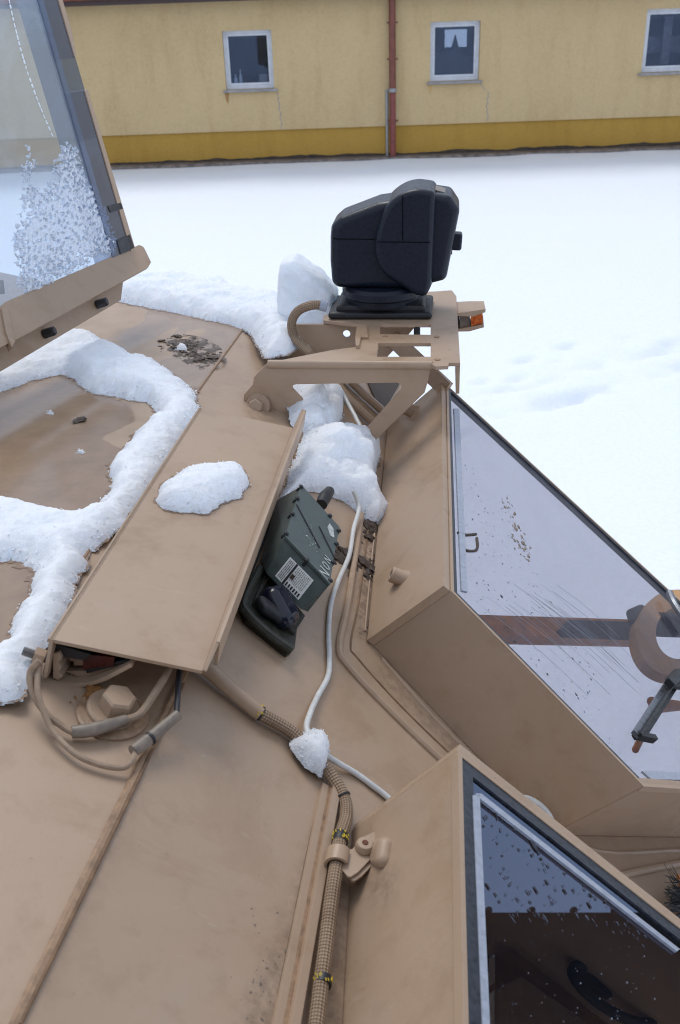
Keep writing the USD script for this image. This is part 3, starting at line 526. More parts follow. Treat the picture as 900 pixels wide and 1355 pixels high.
usdkit.material(stage, L('grime_film'), {'g': ('geometry', {}), 'n': ('noise_texture', {'scale': 90.0, 'detail': 7.0, 'roughness': 0.72}), 'tc': ('texture_coordinate', {}), 's': ('separate_xyz', {}), 'r': ('map_range', {'from_min': 0.40, 'from_max': 0.68, 'to_min': 0.06, 'to_max': 0.75, 'clamp': True}), 'mu': ('math', {'math_type': 'multiply'}),
    't': ('transparent_bsdf', {'color': (1, 1, 1)}), 'p': ('principled_bsdf', {'base_color': (0.16, 0.105, 0.068), 'roughness': 0.45}), 'm': ('mix_closure', {})}, [('g.position', 'n.vector'), ('n.fac', 'r.value'), ('tc.UV', 's.vector'), ('s.x', 'mu.value1'), ('r.result', 'mu.value2'), ('mu.value', 'm.fac'), ('t.BSDF', 'm.closure1'), ('p.BSDF', 'm.closure2')], surface='m.closure')
def grime(pl, poly, amt=.6, w=.022):
    """a thin film of grime that thins out towards its edge"""
    q_, e1, e2, n = plane_xyz(pl); P3 = ons(poly, pl); xy = np.stack([(P3 - q_) @ e1, (P3 - q_) @ e2], 1); pg = Polygon(xy).buffer(0).buffer(.010); x0, y0, x1_, y1_ = pg.bounds; rs = .003
    X, Y = np.meshgrid(np.arange(x0 - .01, x1_ + .01, rs), np.arange(y0 - .01, y1_ + .01, rs), indexing='ij'); ins = shapely.contains_xy(pg, X.ravel(), Y.ravel()).reshape(X.shape); d = ndimage.distance_transform_edt(ins) * rs
    fade = np.clip(d / w, 0, 1) ** 1.3 * amt; n0, n1 = X.shape; i, j = np.meshgrid(np.arange(n0 - 1), np.arange(n1 - 1), indexing='ij'); cell = (ins[:-1, :-1] | ins[1:, 1:] | ins[1:, :-1] | ins[:-1, 1:]); kk = (i * n1 + j)[cell]
    f = np.vstack([np.stack([kk, kk + n1, kk + n1 + 1], 1), np.stack([kk, kk + n1 + 1, kk + 1], 1)]); u, inv = np.unique(f, return_inverse=True); V = (q_ + X[..., None] * e1 + Y[..., None] * e2 + n * .0004).reshape(-1, 3)[u]
    return obj('grime_film', trimesh.Trimesh(V, inv.reshape(-1, 3), process=False), L('grime_film'), veh, kind='stuff', uv=np.stack([fade.ravel()[u], 0 * u], 1))
grime(PB, [(408, 1110), (418, 1100), (392, 1230), (366, 1380), (300, 1380), (340, 1290), (380, 1200)], .9, .03); grime(PB, [(222, 950), (240, 950), (170, 1100), (60, 1330), (40, 1330), (130, 1130)], .35)
grime(PB, [(500, 868), (540, 915), (640, 1010), (618, 1020), (540, 945), (492, 890)], .5); grime(PB, [(484, 700), (500, 690), (492, 800), (486, 850), (474, 840)], .9, .012); grime(wallL, [(500, 842), (560, 800), (580, 775), (520, 800), (506, 770), (500, 800)], .5)
grime(A2, [(110, 900), (180, 900), (215, 925), (190, 985), (140, 990), (100, 950)], .6); grime(A2, [(318, 520), (352, 505), (372, 560), (330, 565)], .5); grime(PB, [(440, 1100), (470, 1100), (460, 1380), (400, 1380)], .6); grime(wall2, [(480, 1150), (530, 1150), (520, 1200), (480, 1190)], .5)
def film(pl, poly): return obj('mud_film', slab(spline(ons(poly + poly[:1], off(pl, .0006)), 6)[:-1], pl[1], .0003), L('mud_film'), veh, False, kind='stuff')
film(ROOFP, [(212, 462), (222, 447), (250, 443), (280, 452), (300, 470), (290, 486), (262, 488), (236, 474)]); film(PB, [(444, 728), (456, 722), (472, 738), (474, 760), (462, 764), (450, 748)]); film(PB, [(482, 738), (498, 734), (504, 752), (490, 764)]); film(wallL, [(506, 688), (520, 668), (524, 684), (514, 712), (504, 708)])
clods('mud_clods', ROOFP, 247, 457, 13, 5, 170, 1, .0014); clods('mud_clods', ROOFP, 272, 473, 9, 4, 90, 2, .0013)
clods('mud_clods', PB, 452, 736, 10, 4, 80, 3, .0019); clods('mud_clods', PB, 490, 748, 9, 6, 45, 4, .0016)
clods('mud_clods', wallL, 513, 692, 4, 12, 90, 5, .0020, ang=.6); clods('mud_clods', wallL, 546, 757, 7, 2.5, 26, 6, .0013, ang=-.6); clods('mud_clods', wallL, 581, 597, 5, 2.5, 26, 7, .0013, ang=-.4)
clods('mud_clods', PB, 490, 700, 5, 8, 40, 8, .0018)
clods('dirt_specks', PB, 350, 1310, 16, 60, 110, 9, .00028, SLEEVE); clods('dirt_specks', ROOFP, 105, 556, 3, 1.5, 12, 11, .003)
# cabin behind the side window: dash, trim panels and steering wheel
DP = (on(800, 1206, off(PB, -.24)), nz(-ray(800, 1300)))
cab = obj('cabin_bulkhead', slab(ons([(520, 1206), (1300, 1206), (1300, 1640), (520, 1640)], DP), DP[1], .02), INK, veh, False)
TRIM = simple('brown_cabin_trim', (0.30, 0.17, 0.085), 0.5, var=0.3, scale=30)
obj('dashboard_panel', slab(ons([(655, 1262), (690, 1258), (860, 1380), (900, 1440), (700, 1440), (655, 1300)], off(PB, .012)), NB, .01), TRIM, cab, False)
obj('cabin_panel', slab(ons([(655, 1310), (690, 1292), (800, 1370), (800, 1430), (655, 1430)], off(PB, .024)), NB, .008), PAINT, cab, False)
t = np.linspace(0, 2 * np.pi, 40); ctr = np.array([812, 1316])
obj('steering_wheel', tube(ons([(ctr[0] + 56 * math.cos(a) * .95 + 12 * math.sin(a), ctr[1] + 30 * math.sin(a) + 24 * math.cos(a)) for a in t], off(PB, .05)), .0055, 10, 1), BLACK, cab)
obj('steering_spoke', bar(on(758, 1290, off(PB, .05)), on(805, 1312, off(PB, .045)), .014, .008, NB), BLACK, cab, False)
# unseen dark panel beyond the right edge, darkens what the side window mirrors
def mirrored(x, y, d):
    X = on(x, y, G2P); v = nz(ray(x, y)); return X + (v - 2 * np.dot(v, NB) * NB) * d
da, db, dc, dd = mirrored(600, 1206, 1.0), mirrored(960, 1206, 1.0), mirrored(960, 1460, 1.0), mirrored(600, 1460, 1.0)
dn = nz(np.cross(db - da, dd - da)); dn = dn if np.dot(dn, on(750, 1206, G2P) - da) > 0 else -dn
dd2 = dd - dn * np.dot(dd - da, dn); dc2 = dc - dn * np.dot(dc - da, dn)
LINING = simple('dark_panel_lining', (0.022, 0.022, 0.024), 0.7, var=.3, scale=20)
dark_panel = obj('unseen_dark_panel', slab([da, db, dc2 + (dc2 - db) * 1.5, dd2 + (dd2 - da) * 1.5], dn, .03), LINING, veh, False)  # out of view, sized to darken the pane and the hull beside it
for k in range(6): obj('unseen_panel_bolt', lathe([(.006, 0), (.006, .008), (.004, .012)], da + (db - da) * (.12 + .15 * k) - nz(dd2 - da) * .002, dn, 12), LINING, dark_panel)

# ------------------------------------------------------------------ bracket seen behind the front pane
BP = off(G1P, -.07)
tb = thing('mirror_bracket', 'brown steel bar and curved hook bracket seen through the front pane', 'bracket', on(860, 840, BP))
obj('bar', slab(ons([(590, 812), (845, 820), (845, 846), (590, 838)], BP), NB, .02), BROWN, tb, False); obj('dark_segment', slab(ons([(752, 820), (846, 823), (846, 847), (744, 842.5), (738, 835)], off(BP, .002)), NB, .002), DARKGAP, tb, False)  # right half of the bar is darker
obj('pivot_knob', sph_hull(ons([(835, 812), (848, 806), (853, 812), (838, 822)], off(BP, .006)), .008, 2), DARKGAP, tb)
HOOKP = off(G1P, .012)
a_ = np.linspace(math.radians(-62), math.radians(-275), 26); ho = [(896 + 54 * math.cos(t), 838 + 58 * math.sin(t)) for t in a_]; hi = [(898 + 30 * math.cos(t), 838 + 34 * math.sin(t)) for t in a_]
hk_out = [(980, 735), ] + ho + [(980, 900), (980, 874)] + hi[::-1] + [(980, 762)]
obj('hook', slab(ons(hk_out, off(BP, .02)), NB, .018), simple('dark_tan_hook', (0.52, 0.27, 0.09), .45, var=.25, scale=40, bevel=.002), tb, False)
bl = on(868, 826, off(BP, .004)); br = on(980, 832, off(BP, .004)); d_ = nz(br - bl)
obj('bellows', lathe([(.017 + .005 * (k % 2), k * .006) for k in range(20)], bl, d_, 18), BLACK, tb)
obj('lower_lug', sph_hull(ons([(862, 928), (868, 938), (905, 934)], off(BP, .0)), .007, 1), BROWN, tb); obj('lower_tip', sph_hull(ons([(856, 962), (841, 992)], off(BP, .0)), .005, 1), BROWN, tb)

# ------------------------------------------------------------------ searchlight bracket
ft = on(340, 535, A2); V0 = (ft, np.array([0, -1., 0]))
x1 = on(354, 480, V0); ZB = x1[2]; TOP = (np.array([0, 0, ZB]), EZ)
x2 = on(572, 481, TOP); BXd = nz(x2 - x1); BYd = nz(np.cross(EZ, BXd)); FL = (x1, -BYd)
print('bracket z', ZB, 'depth', np.dot(x1 - CAM, FWD), np.dot(x2 - CAM, FWD))
br_ = thing('searchlight_bracket', 'tan folded steel bracket with cut-outs carrying the black searchlight', 'bracket', ft)
tp = [(354, 480), (440, 463), (471, 459), (476, 446), (484, 430), (428, 424), (428, 418), (470, 404), (530, 392), (568, 386), (598, 384), (604, 392), (609, 480), (594, 480), (593, 484), (577, 485), (570, 481)]
h1_ = [(501, 454), (570, 454), (570, 472), (498, 472)]; h2_ = [(503, 429), (570, 429), (570, 443), (503, 442)]
obj('top_plate', slab(ons(tp, TOP), EZ, .006, holes=[ons(h1_, TOP), ons(h2_, TOP)]), PAINT_S, br_, False)
fl = [(354, 480.5), (343, 491), (336, 499), (335, 508), (323, 522), (322, 536), (333, 550), (352, 560), (375, 565), (414, 562), (427, 555), (387, 514), (387, 510), (392, 508), (526, 506), (531, 509), (531, 515), (484, 568), (495, 584), (562, 519), (567, 502), (569, 490), (572, 481)]
obj('front_flange', slab(ons(fl, FL) - EZ * .0005, -BYd, .006), PAINT_S, br_, False)
obj('bent_edge', tube([x1 + EZ * -.004 + BYd * .004, x2 + EZ * -.004 + BYd * .004], .0075, 14, 1), PAINT_S, br_)
e1_ = on(609, 480, TOP); e0_ = on(604, 392, TOP)
obj('side_flange', slab([p - EZ * .0063 for p in (e1_, e0_, e0_ - EZ * .010, e1_ - EZ * .048)], np.cross(EZ, nz(e0_ - e1_)) * -1, .006), PAINT_S, br_, False)
V2 = (on(480, 424, TOP), -BYd)
rpn = [(380, 424), (552, 424), (540, 438), (532, 446), (505, 475), (380, 490)]
th = np.linspace(0, 2 * np.pi, 16, endpoint=False); hol = [[(cx + 5 * math.cos(t), cy + 5 * math.sin(t)) for t in th] for cx, cy in ((458.5, 436.5), (511, 443))]
obj('rear_flange', slab(ons(rpn, V2) - EZ * .008, -BYd, .006, holes=[ons(h, V2) - EZ * .008 for h in hol]), PAINT_S, br_, False)
obj('strut', bar(on(520, 448, V2), on(592, 516, off(V2, .1)), .03, .01, -BYd), PAINT_S, br_, False)
for x, y in ((509, 477), (579, 476), (578, 446), (510, 445)): obj('screw', lathe([(.005, 0), (.005, .0015)], on(x, y, TOP), EZ, 10), BEAD, br_)
obj('mounting_bolt', hexbolt(on(342, 537, off(FL, .004)), nz(-BYd + .35 * EZ - .2 * BXd), .0125, .012, .022, .006), PAINT_S, br_)
cl = ons([(472, 432), (486, 430), (487, 446), (470, 446)], off(TOP, .004)); obj('cable_clip', slab(cl, EZ, .004), PAINT_S, br_, False); obj('clip_tab', slab(ons([(470, 445), (478, 443), (475, 457), (471, 457)], off(TOP, .006)), EZ, .008), PAINT_S, br_, False)
obj('hanging_bolt', cat(cyl(on(552, 428, TOP) - EZ * .005, on(552, 428, TOP) - EZ * .024, .006, n=10), cyl(on(552, 428, TOP) - EZ * .005, on(552, 428, TOP) - EZ * .034, .003, n=8)), BLACK, br_)
# hull depth below the bracket
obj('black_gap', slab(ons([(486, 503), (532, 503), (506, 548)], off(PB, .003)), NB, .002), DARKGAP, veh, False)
obj('conduit', tube(ons([(425, 470), (455, 520), (500, 565)], off(PB, .01)), .008, 10, 8), PAINT_S, veh); obj('conduit', tube(ons([(440, 480), (475, 515), (520, 556)], off(PB, .01)), .008, 10, 8), PAINT_S, veh)

# ------------------------------------------------------------------ searchlight
O = on(502, 424, TOP); S_ = np.dot(O - CAM, FWD) / F
print('scale', S_)
sl = thing('searchlight', 'black remote-control searchlight with round drum side on the tan bracket', 'searchlight', O)
def q(x, y, dy): return O + BXd * (x - 502) * S_ + EZ * ((424 - y) * S_ * 1.02) + BYd * dy
def prof(pts, d0, d1, r, dense=0, name='body', mat=PLASTIC, par=None, sub=2):
    P = []; pts = np.array(pts, float); c = np.mean(pts, 0)
    if dense: pts = spline(np.vstack([pts, pts[:1]]), dense)[:-1]
    for x, y in pts:
        v_ = np.array([x, y]) - c; k = 1 - r / S_ / max(np.linalg.norm(v_), 1e-6); x_, y_ = c + v_ * k
        P += [q(x_, y_, d0 + r), q(x_, y_, d1 - r)]
    return obj(name, sph_hull(P, r, sub), mat, par or sl, 50)
obj('base_pad', cat(sph_hull([q(x, 419, d) for x in (438, 567) for d in (.008, .122)] , .0065, 2), sph_hull([q(x, 412, d) for x in (449, 557) for d in (.020, .112)], .008, 2)), BLACK, sl, 50)
obj('turntable', lathe([(.070, 0), (.070, .010), (.076, .014), (.076, .026), (.070, .032)], q(503, 409, .068), EZ, 40), PLASTIC, sl)
bodyp = [(438, 322), (440, 308), (449, 299), (462, 294), (510, 281), (568, 278), (570, 384), (444, 385), (440, 360)]
SEAMK = simple('dark_seam', (0.003, 0.003, 0.004), .9, spec=.05)
bo = prof(bodyp, .020, .125, .017, sub=3)
drp = [(571, 265), (552, 262), (532, 267), (515, 280), (502, 304), (497, 325), (499, 345), (513, 369), (542, 384), (566, 386), (571, 330)]
dr = prof(drp[:10], .006, .128, .012, 4, name='drum')
prof([(569, 269), (588, 271), (598, 282), (592, 330), (580, 378), (569, 380)], .018, .130, .014, name='lens_bezel')
prof([(588, 321), (608, 322), (607, 341), (588, 340)], .040, .070, .005, name='knob')
obj('drum_seam', bar(q(533, 268, .0060), q(533, 323, .0060), .0014, .0012, BYd), SEAMK, dr, False); obj('drum_seam', bar(q(500, 324, .0060), q(568, 325, .0060), .0014, .0012, BYd), SEAMK, dr, False)
obj('body_seam', bar(q(442, 322, .0200), q(500, 323, .0200), .0014, .0012, BYd), SEAMK, bo, False)
obj('lens', obox(q(594, 322, .071), BXd, BYd, EZ, (.006, .06, .07)), BLACK, sl, False)
obj('top_dirt', slab([q(573, 267, .05), q(586, 270, .05), q(586, 270, .095), q(573, 267, .095)] , nz(EZ + .3 * BXd), .002), SLEEVE, sl, False)

# ------------------------------------------------------------------ side marker light on the bracket
ML = on(604, 418, off(TOP, -.012)); e = nz(BXd); k_ = np.dot(ML - CAM, FWD) / F
mk = thing('marker_light', 'tan hooded marker light with orange lens on the searchlight bracket', 'light', ML)
def mq(x, y, d): return ML + BXd * (x - 604) * k_ + EZ * (418 - y) * k_ * 1.02 + BYd * d
hood = [(604, 414), (626, 414), (641, 409)]
obj('hood', hull([mq(x, y, 0) for x, y in ((603, 418), (626, 419), (642, 413))] + [mq(x, y - 3, 0) for x, y in ((603, 418), (626, 418), (642, 412))] + [mq(603, 414, .075), mq(622, 413, .075), mq(641, 412, .07), mq(603, 418, .075)]), PAINT_S, mk, False)
obj('lamp_base', hull([mq(x, y, d) for x, y in ((609, 419), (622, 419), (622, 434), (609, 436)) for d in (.01, .06)]), SLEEVE, mk, False)
obj('lens', hull([mq(x, y, d) for x, y in ((623, 420), (638.5, 416), (639, 429), (624, 433)) for d in (.006, .058)]), ORANGE, mk, False)
obj('dark_gasket', hull([mq(x, y, d) for x, y in ((604.5, 420), (608.5, 420), (608.5, 437), (604.5, 437)) for d in (.012, .06)]), BLACK, mk, False)
obj('tray', hull([mq(x, y, d) for x, y in ((606, 437), (626, 435), (640.5, 430), (641, 434), (622, 439.5), (606, 440)) for d in (.004, .064)]), PAINT_S, mk, False)

# ------------------------------------------------------------------ folded guard plate with a lamp under it
CP = off(A2, .055)
mc = ons([(63, 845), (263, 539), (388, 566), (268, 888)], CP)
gd = thing('lamp_guard', 'folded tan sheet guard with snow patch over the wired lamp', 'guard', on(160, 800, A2))
nC = A2[1]
obj('top_sheet', slab(mc, nC, .004, roundr=0), PAINT_S, gd, False)
ll = nz(mc[1] - mc[0]); ss = nz(np.cross(ll, nC))
obj('left_flange', slab([mc[0] + ss * .002, mc[1] + ss * .002, mc[1] + ss * .002 - nC * .050, mc[0] + ss * .002 - nC * .050], -ss, .004), PAINT_S, gd, False)
lip_t = ons([(286, 849), (402, 542)], off(CP, .012)); rr_ = [mc[3], mc[2]]
obj('raised_lip', slab([rr_[0] + nC * .0006, rr_[1] + nC * .0006, lip_t[1], lip_t[0]], np.cross(rr_[1] - rr_[0], lip_t[0] - rr_[0]) * -1, .004), PAINT_S, gd, False)
lb = [lip_t[0], lip_t[1], lip_t[1] - nC * .03 + ss * .004, lip_t[0] - nC * .03 + ss * .004]
obj('lip_return', slab(lb, np.cross(lb[1] - lb[0], lb[3] - lb[0]) , .004), PAINT_S, gd, False)
Qp = (mc[0] + ll * .012, -ll)                   # a plane across the open near end
def qe(pts): return ons(pts, Qp)
obj('bracket_web', slab(qe([(66, 848), (72, 850), (61, 905), (52, 912)]), -ll, .03), PAINT_S, gd, False)
lm = obj('lamp_housing', slab(qe([(68, 851), (120, 866), (112, 874), (74, 868)]), -ll, .09), BLACK, gd, False)
obj('clamp_profile', slab(qe([(72, 862), (80, 860), (84, 868), (79, 874), (84, 880), (80, 886), (85, 892), (79, 897), (72, 894)]) - ll * .004, -ll, .05), PAINT_S, lm, False)
obj('back_plate', slab(qe([(66, 858), (74, 861), (72, 896), (64, 893)]) + ll * .006, -ll, .1), INK, lm, False)
obj('lamp_screw', lathe([(.0075, 0), (.0075, .004), (.005, .007)], on(88, 880, Qp) + ll * .02, nz(-ll * .5 + ss), 14), PAINT_S, lm)
obj('lamp_barrel', hull([p + ll * d for p in qe([(92, 872), (108, 872), (108, 890), (92, 890)]) for d in (.012, .06)]), PAINT_S, lm, False)
obj('red_lens', hull([p + ll * d for p in qe([(108, 869), (150, 873), (148, 884), (108, 889)]) for d in (.004, .05)]), DRED, lm, False)
obj('lens_surround', hull([p + ll * d for p in qe([(110, 888), (150, 881), (176, 876), (174, 880), (112, 896)]) for d in (.006, .03)]), BLACK, lm, False)
obj('lower_shell', slab(qe([(64, 896), (80, 900), (98, 903), (118, 902), (140, 894), (172, 877), (176, 881), (142, 899), (118, 907), (96, 908), (78, 905), (62, 901)]) - ll * .002, -ll, .085), PAINT_S, lm, False)
obj('lower_shell_face', slab(qe([(80, 896), (112, 896), (172, 877), (140, 894), (118, 902), (98, 903)]) + ll * .01, -ll, .01), PAINT_S, lm, False)
sb0, sb1 = on(62, 872, Qp), on(30, 861, off(Qp, .004))
st = obj('threaded_stud', cyl(sb0, sb1, .0042, n=12), STEEL, gd)
for k in range(7): obj('thread', cyl(sb1 + (sb0 - sb1) * (.05 + .06 * k), sb1 + (sb0 - sb1) * (.075 + .06 * k), .0050, n=12), SLEEVE, st)
obj('nut', lathe([(.009, 0), (.009, .011)], sb0 + (sb1 - sb0) * .1, nz(sb1 - sb0), 6), PAINT_S, gd)
# big hex bolt and washer in the hull under the guard
hb = obj('lifting_bolt', hexbolt(on(150, 942, A2), nz(A2[1] + .15 * SX), .0175, .018, .028, .006), PAINT_S, veh, False)
obj('seat_washer', lathe([(.036, 0), (.036, .002), (.033, .004)], on(149, 945, A2) - A2[1] * .001, A2[1]), BEAD, hb)
clods('rust_scale', A2, 118, 926, 9, 3, 50, 31, .0014, simple('orange_rust', (0.25, 0.11, 0.03), .8, var=.5, scale=200), ang=-.1)

# ------------------------------------------------------------------ wires hanging from the lamp
def hpath(pts, pl=A2): return np.array([on(x, y, off(pl, h)) for x, y, h in pts])
w1 = thing('lamp_wire', 'tan wire looping from the lamp stud into the thick upper splice sleeve', 'wire', on(97, 968, A2))
obj('wire', tube(hpath([(52, 874, .045), (40, 890, .034), (44, 918, .022), (62, 945, .014), (84, 962, .009), (98, 970, .008)]), .0034, 10), WIRE, w1)
obj('splice_sleeve', tube(hpath([(95, 969, .008), (120, 966, .010), (145, 959, .012), (167, 952, .012)]), [.0062, .0068, .0068, .0066, .0055, .0050], 14), SLEEVE, w1)
obj('wire', tube(hpath([(165, 953, .012), (185, 945, .015), (203, 920, .022), (217, 898, .03), (226, 880, .035)]), .0040, 10), WIRE, w1)
w2 = thing('lamp_wire', 'lower tan wire looping to the slim black-ended splice beside the weld seam', 'wire', on(170, 1010, A2))
obj('wire', tube(hpath([(50, 884, .036), (50, 915, .028), (58, 942, .018), (72, 970, .010), (100, 998, .007), (132, 1012, .006), (160, 1016, .007), (172, 1010, .010), (181, 993, .012)]), .0030, 10), WIRE, w2)
obj('splice_sleeve', tube(hpath([(176, 994, .012), (195, 980, .014), (215, 963, .018), (235, 946, .022)]), [.0062, .0066, .0066, .0062, .0055, .0056], 14), SLEEVE, w2)
obj('sleeve_band', tube(hpath([(197, 979, .0143), (200, 976.5, .0148)]), .0070, 14, 2), BLACK, w2)
obj('black_lead', tube(hpath([(233, 948, .022), (235, 925, .026), (236, 905, .03), (238, 880, .035)]), .0030, 10), WIREK, w2)

# ------------------------------------------------------------------ grey-green instrument box on the slope plate
T1, T2, T3, T4 = ons([(399, 642), (449, 697), (436, 774), (377, 711)], off(PB, .075))
uu, vv = nz(T3 - T4), nz(T1 - T4)
L1 = on(352, 758, off(PB, .028)); L2 = on(398, 806, (T4, nz(np.cross(T3 - T4, L1 - T4))))
gbx = thing('instrument_box', 'grey-green metal instrument box with white data label strapped to the slope plate', 'box', on(390, 760, PB))
bot = [on(345, 742, off(PB, .014)), on(366, 662, off(PB, .014)), T2 - NB * .05 + uu * .004, T3 - NB * .05]
body_pts = [T1, T2, T3, T4, L1, L2] + bot
obj('case', hull([p - NB * .003 if i < 4 else p for i, p in enumerate(body_pts)]), GREEN, gbx, False)
obj('lid', slab([T1 + vv * .001, T2, T3, T4], NB, .0028), GREEN, gbx, False)
lx, ly, ln = basis(NB, T3 - T4)
mid_a, mid_b = T1 * .55 + T4 * .45 + uu * .02, T2 * .62 + T3 * .38
obj('lid_rib', bar(T1 * .35 + T4 * .65 + uu * .055 + NB * .0006, T1 * .62 + T4 * .38 + uu * .002 + NB * .0006, .0016, .0016, NB), INK, gbx, False)
obj('lid_rib', bar(T2 * .45 + T3 * .55 + NB * .0006, T2 * .45 + T3 * .55 + vv * .03 - uu * .035 + NB * .0006, .0016, .0016, NB), INK, gbx, False)
obj('lid_edge', bar(T4 + NB * .0005, T3 + NB * .0005, .003, .004, NB), GREEN, gbx, False)
for a, b, ts in ((T4, T1, (.06, .42, .72, .96)), (T3, T2, (.06, .36, .68, .92)), (T4, T3, (.5,)), (T1, T2, (.75,))):
    for t_ in ts:
        o = a + (b - a) * t_; obj('lid_catch', cat(lathe([(.0034, 0), (.0034, .0016), (.002, .0026)], o + NB * .0004, NB, 10), bar(o - NB * .002, o + (NB * -.008), .005, .004, uu)), BLACK, gbx, False)
# data label on the sloping near face
fn = nz(np.cross(T3 - T4, L1 - T4)); fn = fn if np.dot(fn, CAM - L1) > 0 else -fn
FP = (T4 - NB * .003, fn); cor = ons([(384, 737), (415, 768), (395, 794), (364, 762)], off(FP, .0008))
lab = obj('data_label', slab(cor, fn, .001), WHITEP, gbx, False)
la, lb_, lo = cor[1] - cor[0], cor[3] - cor[0], cor[0] + fn * .0004
def lp(u0, v0, u1, v1): return slab([lo + la * u0 + lb_ * v0, lo + la * u1 + lb_ * v0, lo + la * u1 + lb_ * v1, lo + la * u0 + lb_ * v1], fn, .0002)
pr = np.random.default_rng(3); bits = [lp(.29, .0, .36, 1)]
for k in range(6): bits.append(lp(.40 + k * .1, .80, .45 + k * .1, .97))
for row in np.arange(.06, .26, .055):
    v0 = .06
    while v0 < .92: w_ = pr.uniform(.03, .10); bits.append(lp(row, v0, row + .018, min(v0 + w_, .95))); v0 += w_ + pr.uniform(.015, .03)
for row in np.arange(.42, .95, .06):
    v0 = .06
    while v0 < .70: w_ = pr.uniform(.03, .10); bits.append(lp(row, v0, row + .014, min(v0 + w_, .72))); v0 += w_ + pr.uniform(.02, .05)
obj('label_print', cat(*bits), INK, lab, False); obj('label_emblem', slab([lo + la * a + lb_ * b + fn * .0003 for a, b in ((.38, .42), (.5, .42), (.5, .62), (.38, .62))], fn, .0003), MUD, lab, False)
def chalk(u, v, txt, h):
    m_ = meshkit.text_mesh(txt, h, .0004); vv_ = np.asarray(m_.vertices); o = T4 + uu * u + vv * v + NB * .0003
    return trimesh.Trimesh(o + vv_[:, :1] * vv + vv_[:, 1:2] * -uu * 1 + vv_[:, 2:] * NB, m_.faces, process=False)
cm = obj('chalk_mark', cat(chalk(.080, .002, 'N', .017), chalk(.078, .022, '0', .013), chalk(.077, .037, 'N', .011)), CHALK, gbx, False)
W_ = np.linalg.norm(T2 - T1); obj('paint_chip', slab([T2 * .8 + T3 * .2 - uu * a + vv * b + NB * .0006 for a, b in ((.012, -.012), (.005, -.008), (.010, .009), (.018, .012), (.020, .0))], NB, .001), CHALK, gbx, False)
sm = drops(off((T4, NB), .0004), [(402, 700), (412, 690), (425, 735), (410, 728)], 34, 21, .0005, 2.0, (1, 3)); obj('scuffs', sm, CHALK, gbx, False, kind='stuff')
# rubber tray and blue-black cap under the near end
tray = ons([(346, 745), (321, 797), (328, 816), (384, 862), (390, 858), (393, 832), (404, 815)], off(PB, .012))
obj('rubber_tray', slab(tray, NB, .012, roundr=.002), OLIVE, gbx, False)
rim_ = [(344, 752), (323, 795), (328, 812), (355, 838), (386, 860)]
obj('tray_rim', tube(ons(rim_, off(PB, .017)), .0055, 8, 6), OLIVE, gbx); obj('tray_rim', tube(ons([(352, 765), (338, 795), (344, 806), (390, 838)], off(PB, .014)), .003, 8, 6), OLIVE, gbx)
obj('cap', sph_hull(ons([(362, 793), (369, 791), (381, 815), (377, 819)], off(PB, .021)), [.0165, .016, .014, .014], 3), BLUECAP, gbx); obj('cap_knob', sph_hull(ons([(346, 797), (352, 806), (382, 826)], off(PB, .022)), [.008, .008, .007], 2), BLACK, gbx)
obj('cable_gland', cat(tube(hpath([(425, 668, .03), (430, 658, .032), (436, 650, .03)], PB), [.009, .010, .008], 12), ), BLACK, gbx)
obj('side_strap', slab(ons([(365, 662), (372, 664), (330, 770), (322, 790)], off(PB, .004)), NB, .006), BLACK, gbx, False)

# ------------------------------------------------------------------ braided hose, clamp and white cable
hz = thing('braided_hose', 'tan braided cable hose running down the slope plate past the side window', 'hose', on(428, 1100, PB))
hp = [(252, 872, .013), (265, 880, .013), (278, 888, .013), (310, 916, .0115), (345, 945, .0105), (385, 968, .010), (414, 996, .010), (438, 1026, .010), (455, 1056, .0105), (458, 1082, .013), (450, 1110, .018), (447, 1135, .02), (440, 1180, .018), (432, 1245, .014), (425, 1300, .012), (418, 1360, .011), (408, 1440, .011)]
def part_path(i0, i1): return hpath(hp[i0:i1 + 1], PB)
obj('wrapped_end', tube(part_path(0, 4), [.0090, .0090, .0088, .0086, .0084], 18), PAINT_S, hz)
m_, uv_ = tube(part_path(4, 16), .0072, 28, 14, uv=True); obj('braid', m_, BRAID, hz, uv=uv_)
def ringat(x, y, h, r, L_, name, mat, dirp):
    o = on(x, y, off(PB, h)); d = nz(on(dirp[0], dirp[1], off(PB, h)) - o); return obj(name, tube([o - d * L_ / 2, o, o + d * L_ / 2], r, 18, 3), mat, hz)
YEL = simple('yellow_thread', (0.62, 0.45, 0.03), .6)
for (x, y, h, dp_, L_) in ((343, 943, .0105, (355, 950), .006), (454, 1054, .0105, (457, 1060), .002), (450, 1110, .018, (449, 1118), .011), (427, 1299, .012, (426, 1306), .008)):
    tp_ = ringat(x, y, h, .0084 if L_ < .01 else .0082, L_, 'tape_band', BLACK, dp_)
    if L_ > .004:
        o = on(x, y, off(PB, h)); d = nz(on(dp_[0], dp_[1], off(PB, h)) - o); e1, e2, _ = basis(d, NB); rr2 = np.random.default_rng(int(x)); fl_ = []
        for k in range(16):
            a = rr2.uniform(-1.9, 1.9); s_ = rr2.uniform(-.4, .4) * L_; c = o + d * s_ + (e1 * math.cos(a) + e2 * math.sin(a)) * .0084
            fl_.append(bar(c - d * .0012 + e2 * .0006, c + d * .0012 - e2 * .0006, .0010, .0008, e1 * math.cos(a) + e2 * math.sin(a)))
        obj('yellow_fleck', cat(*fl_), YEL, tp_, False, kind='stuff')
cp = thing('hose_clamp', 'tan P-clamp with screw holding the braided hose to the side window box', 'clamp', on(450, 1140, PB))
o = on(447, 1137, off(PB, .02)); d = nz(on(444, 1155, off(PB, .0195)) - o); e1, e2, _ = basis(d, SS)
seg = []
ang = np.linspace(math.radians(-60), math.radians(240), 26)
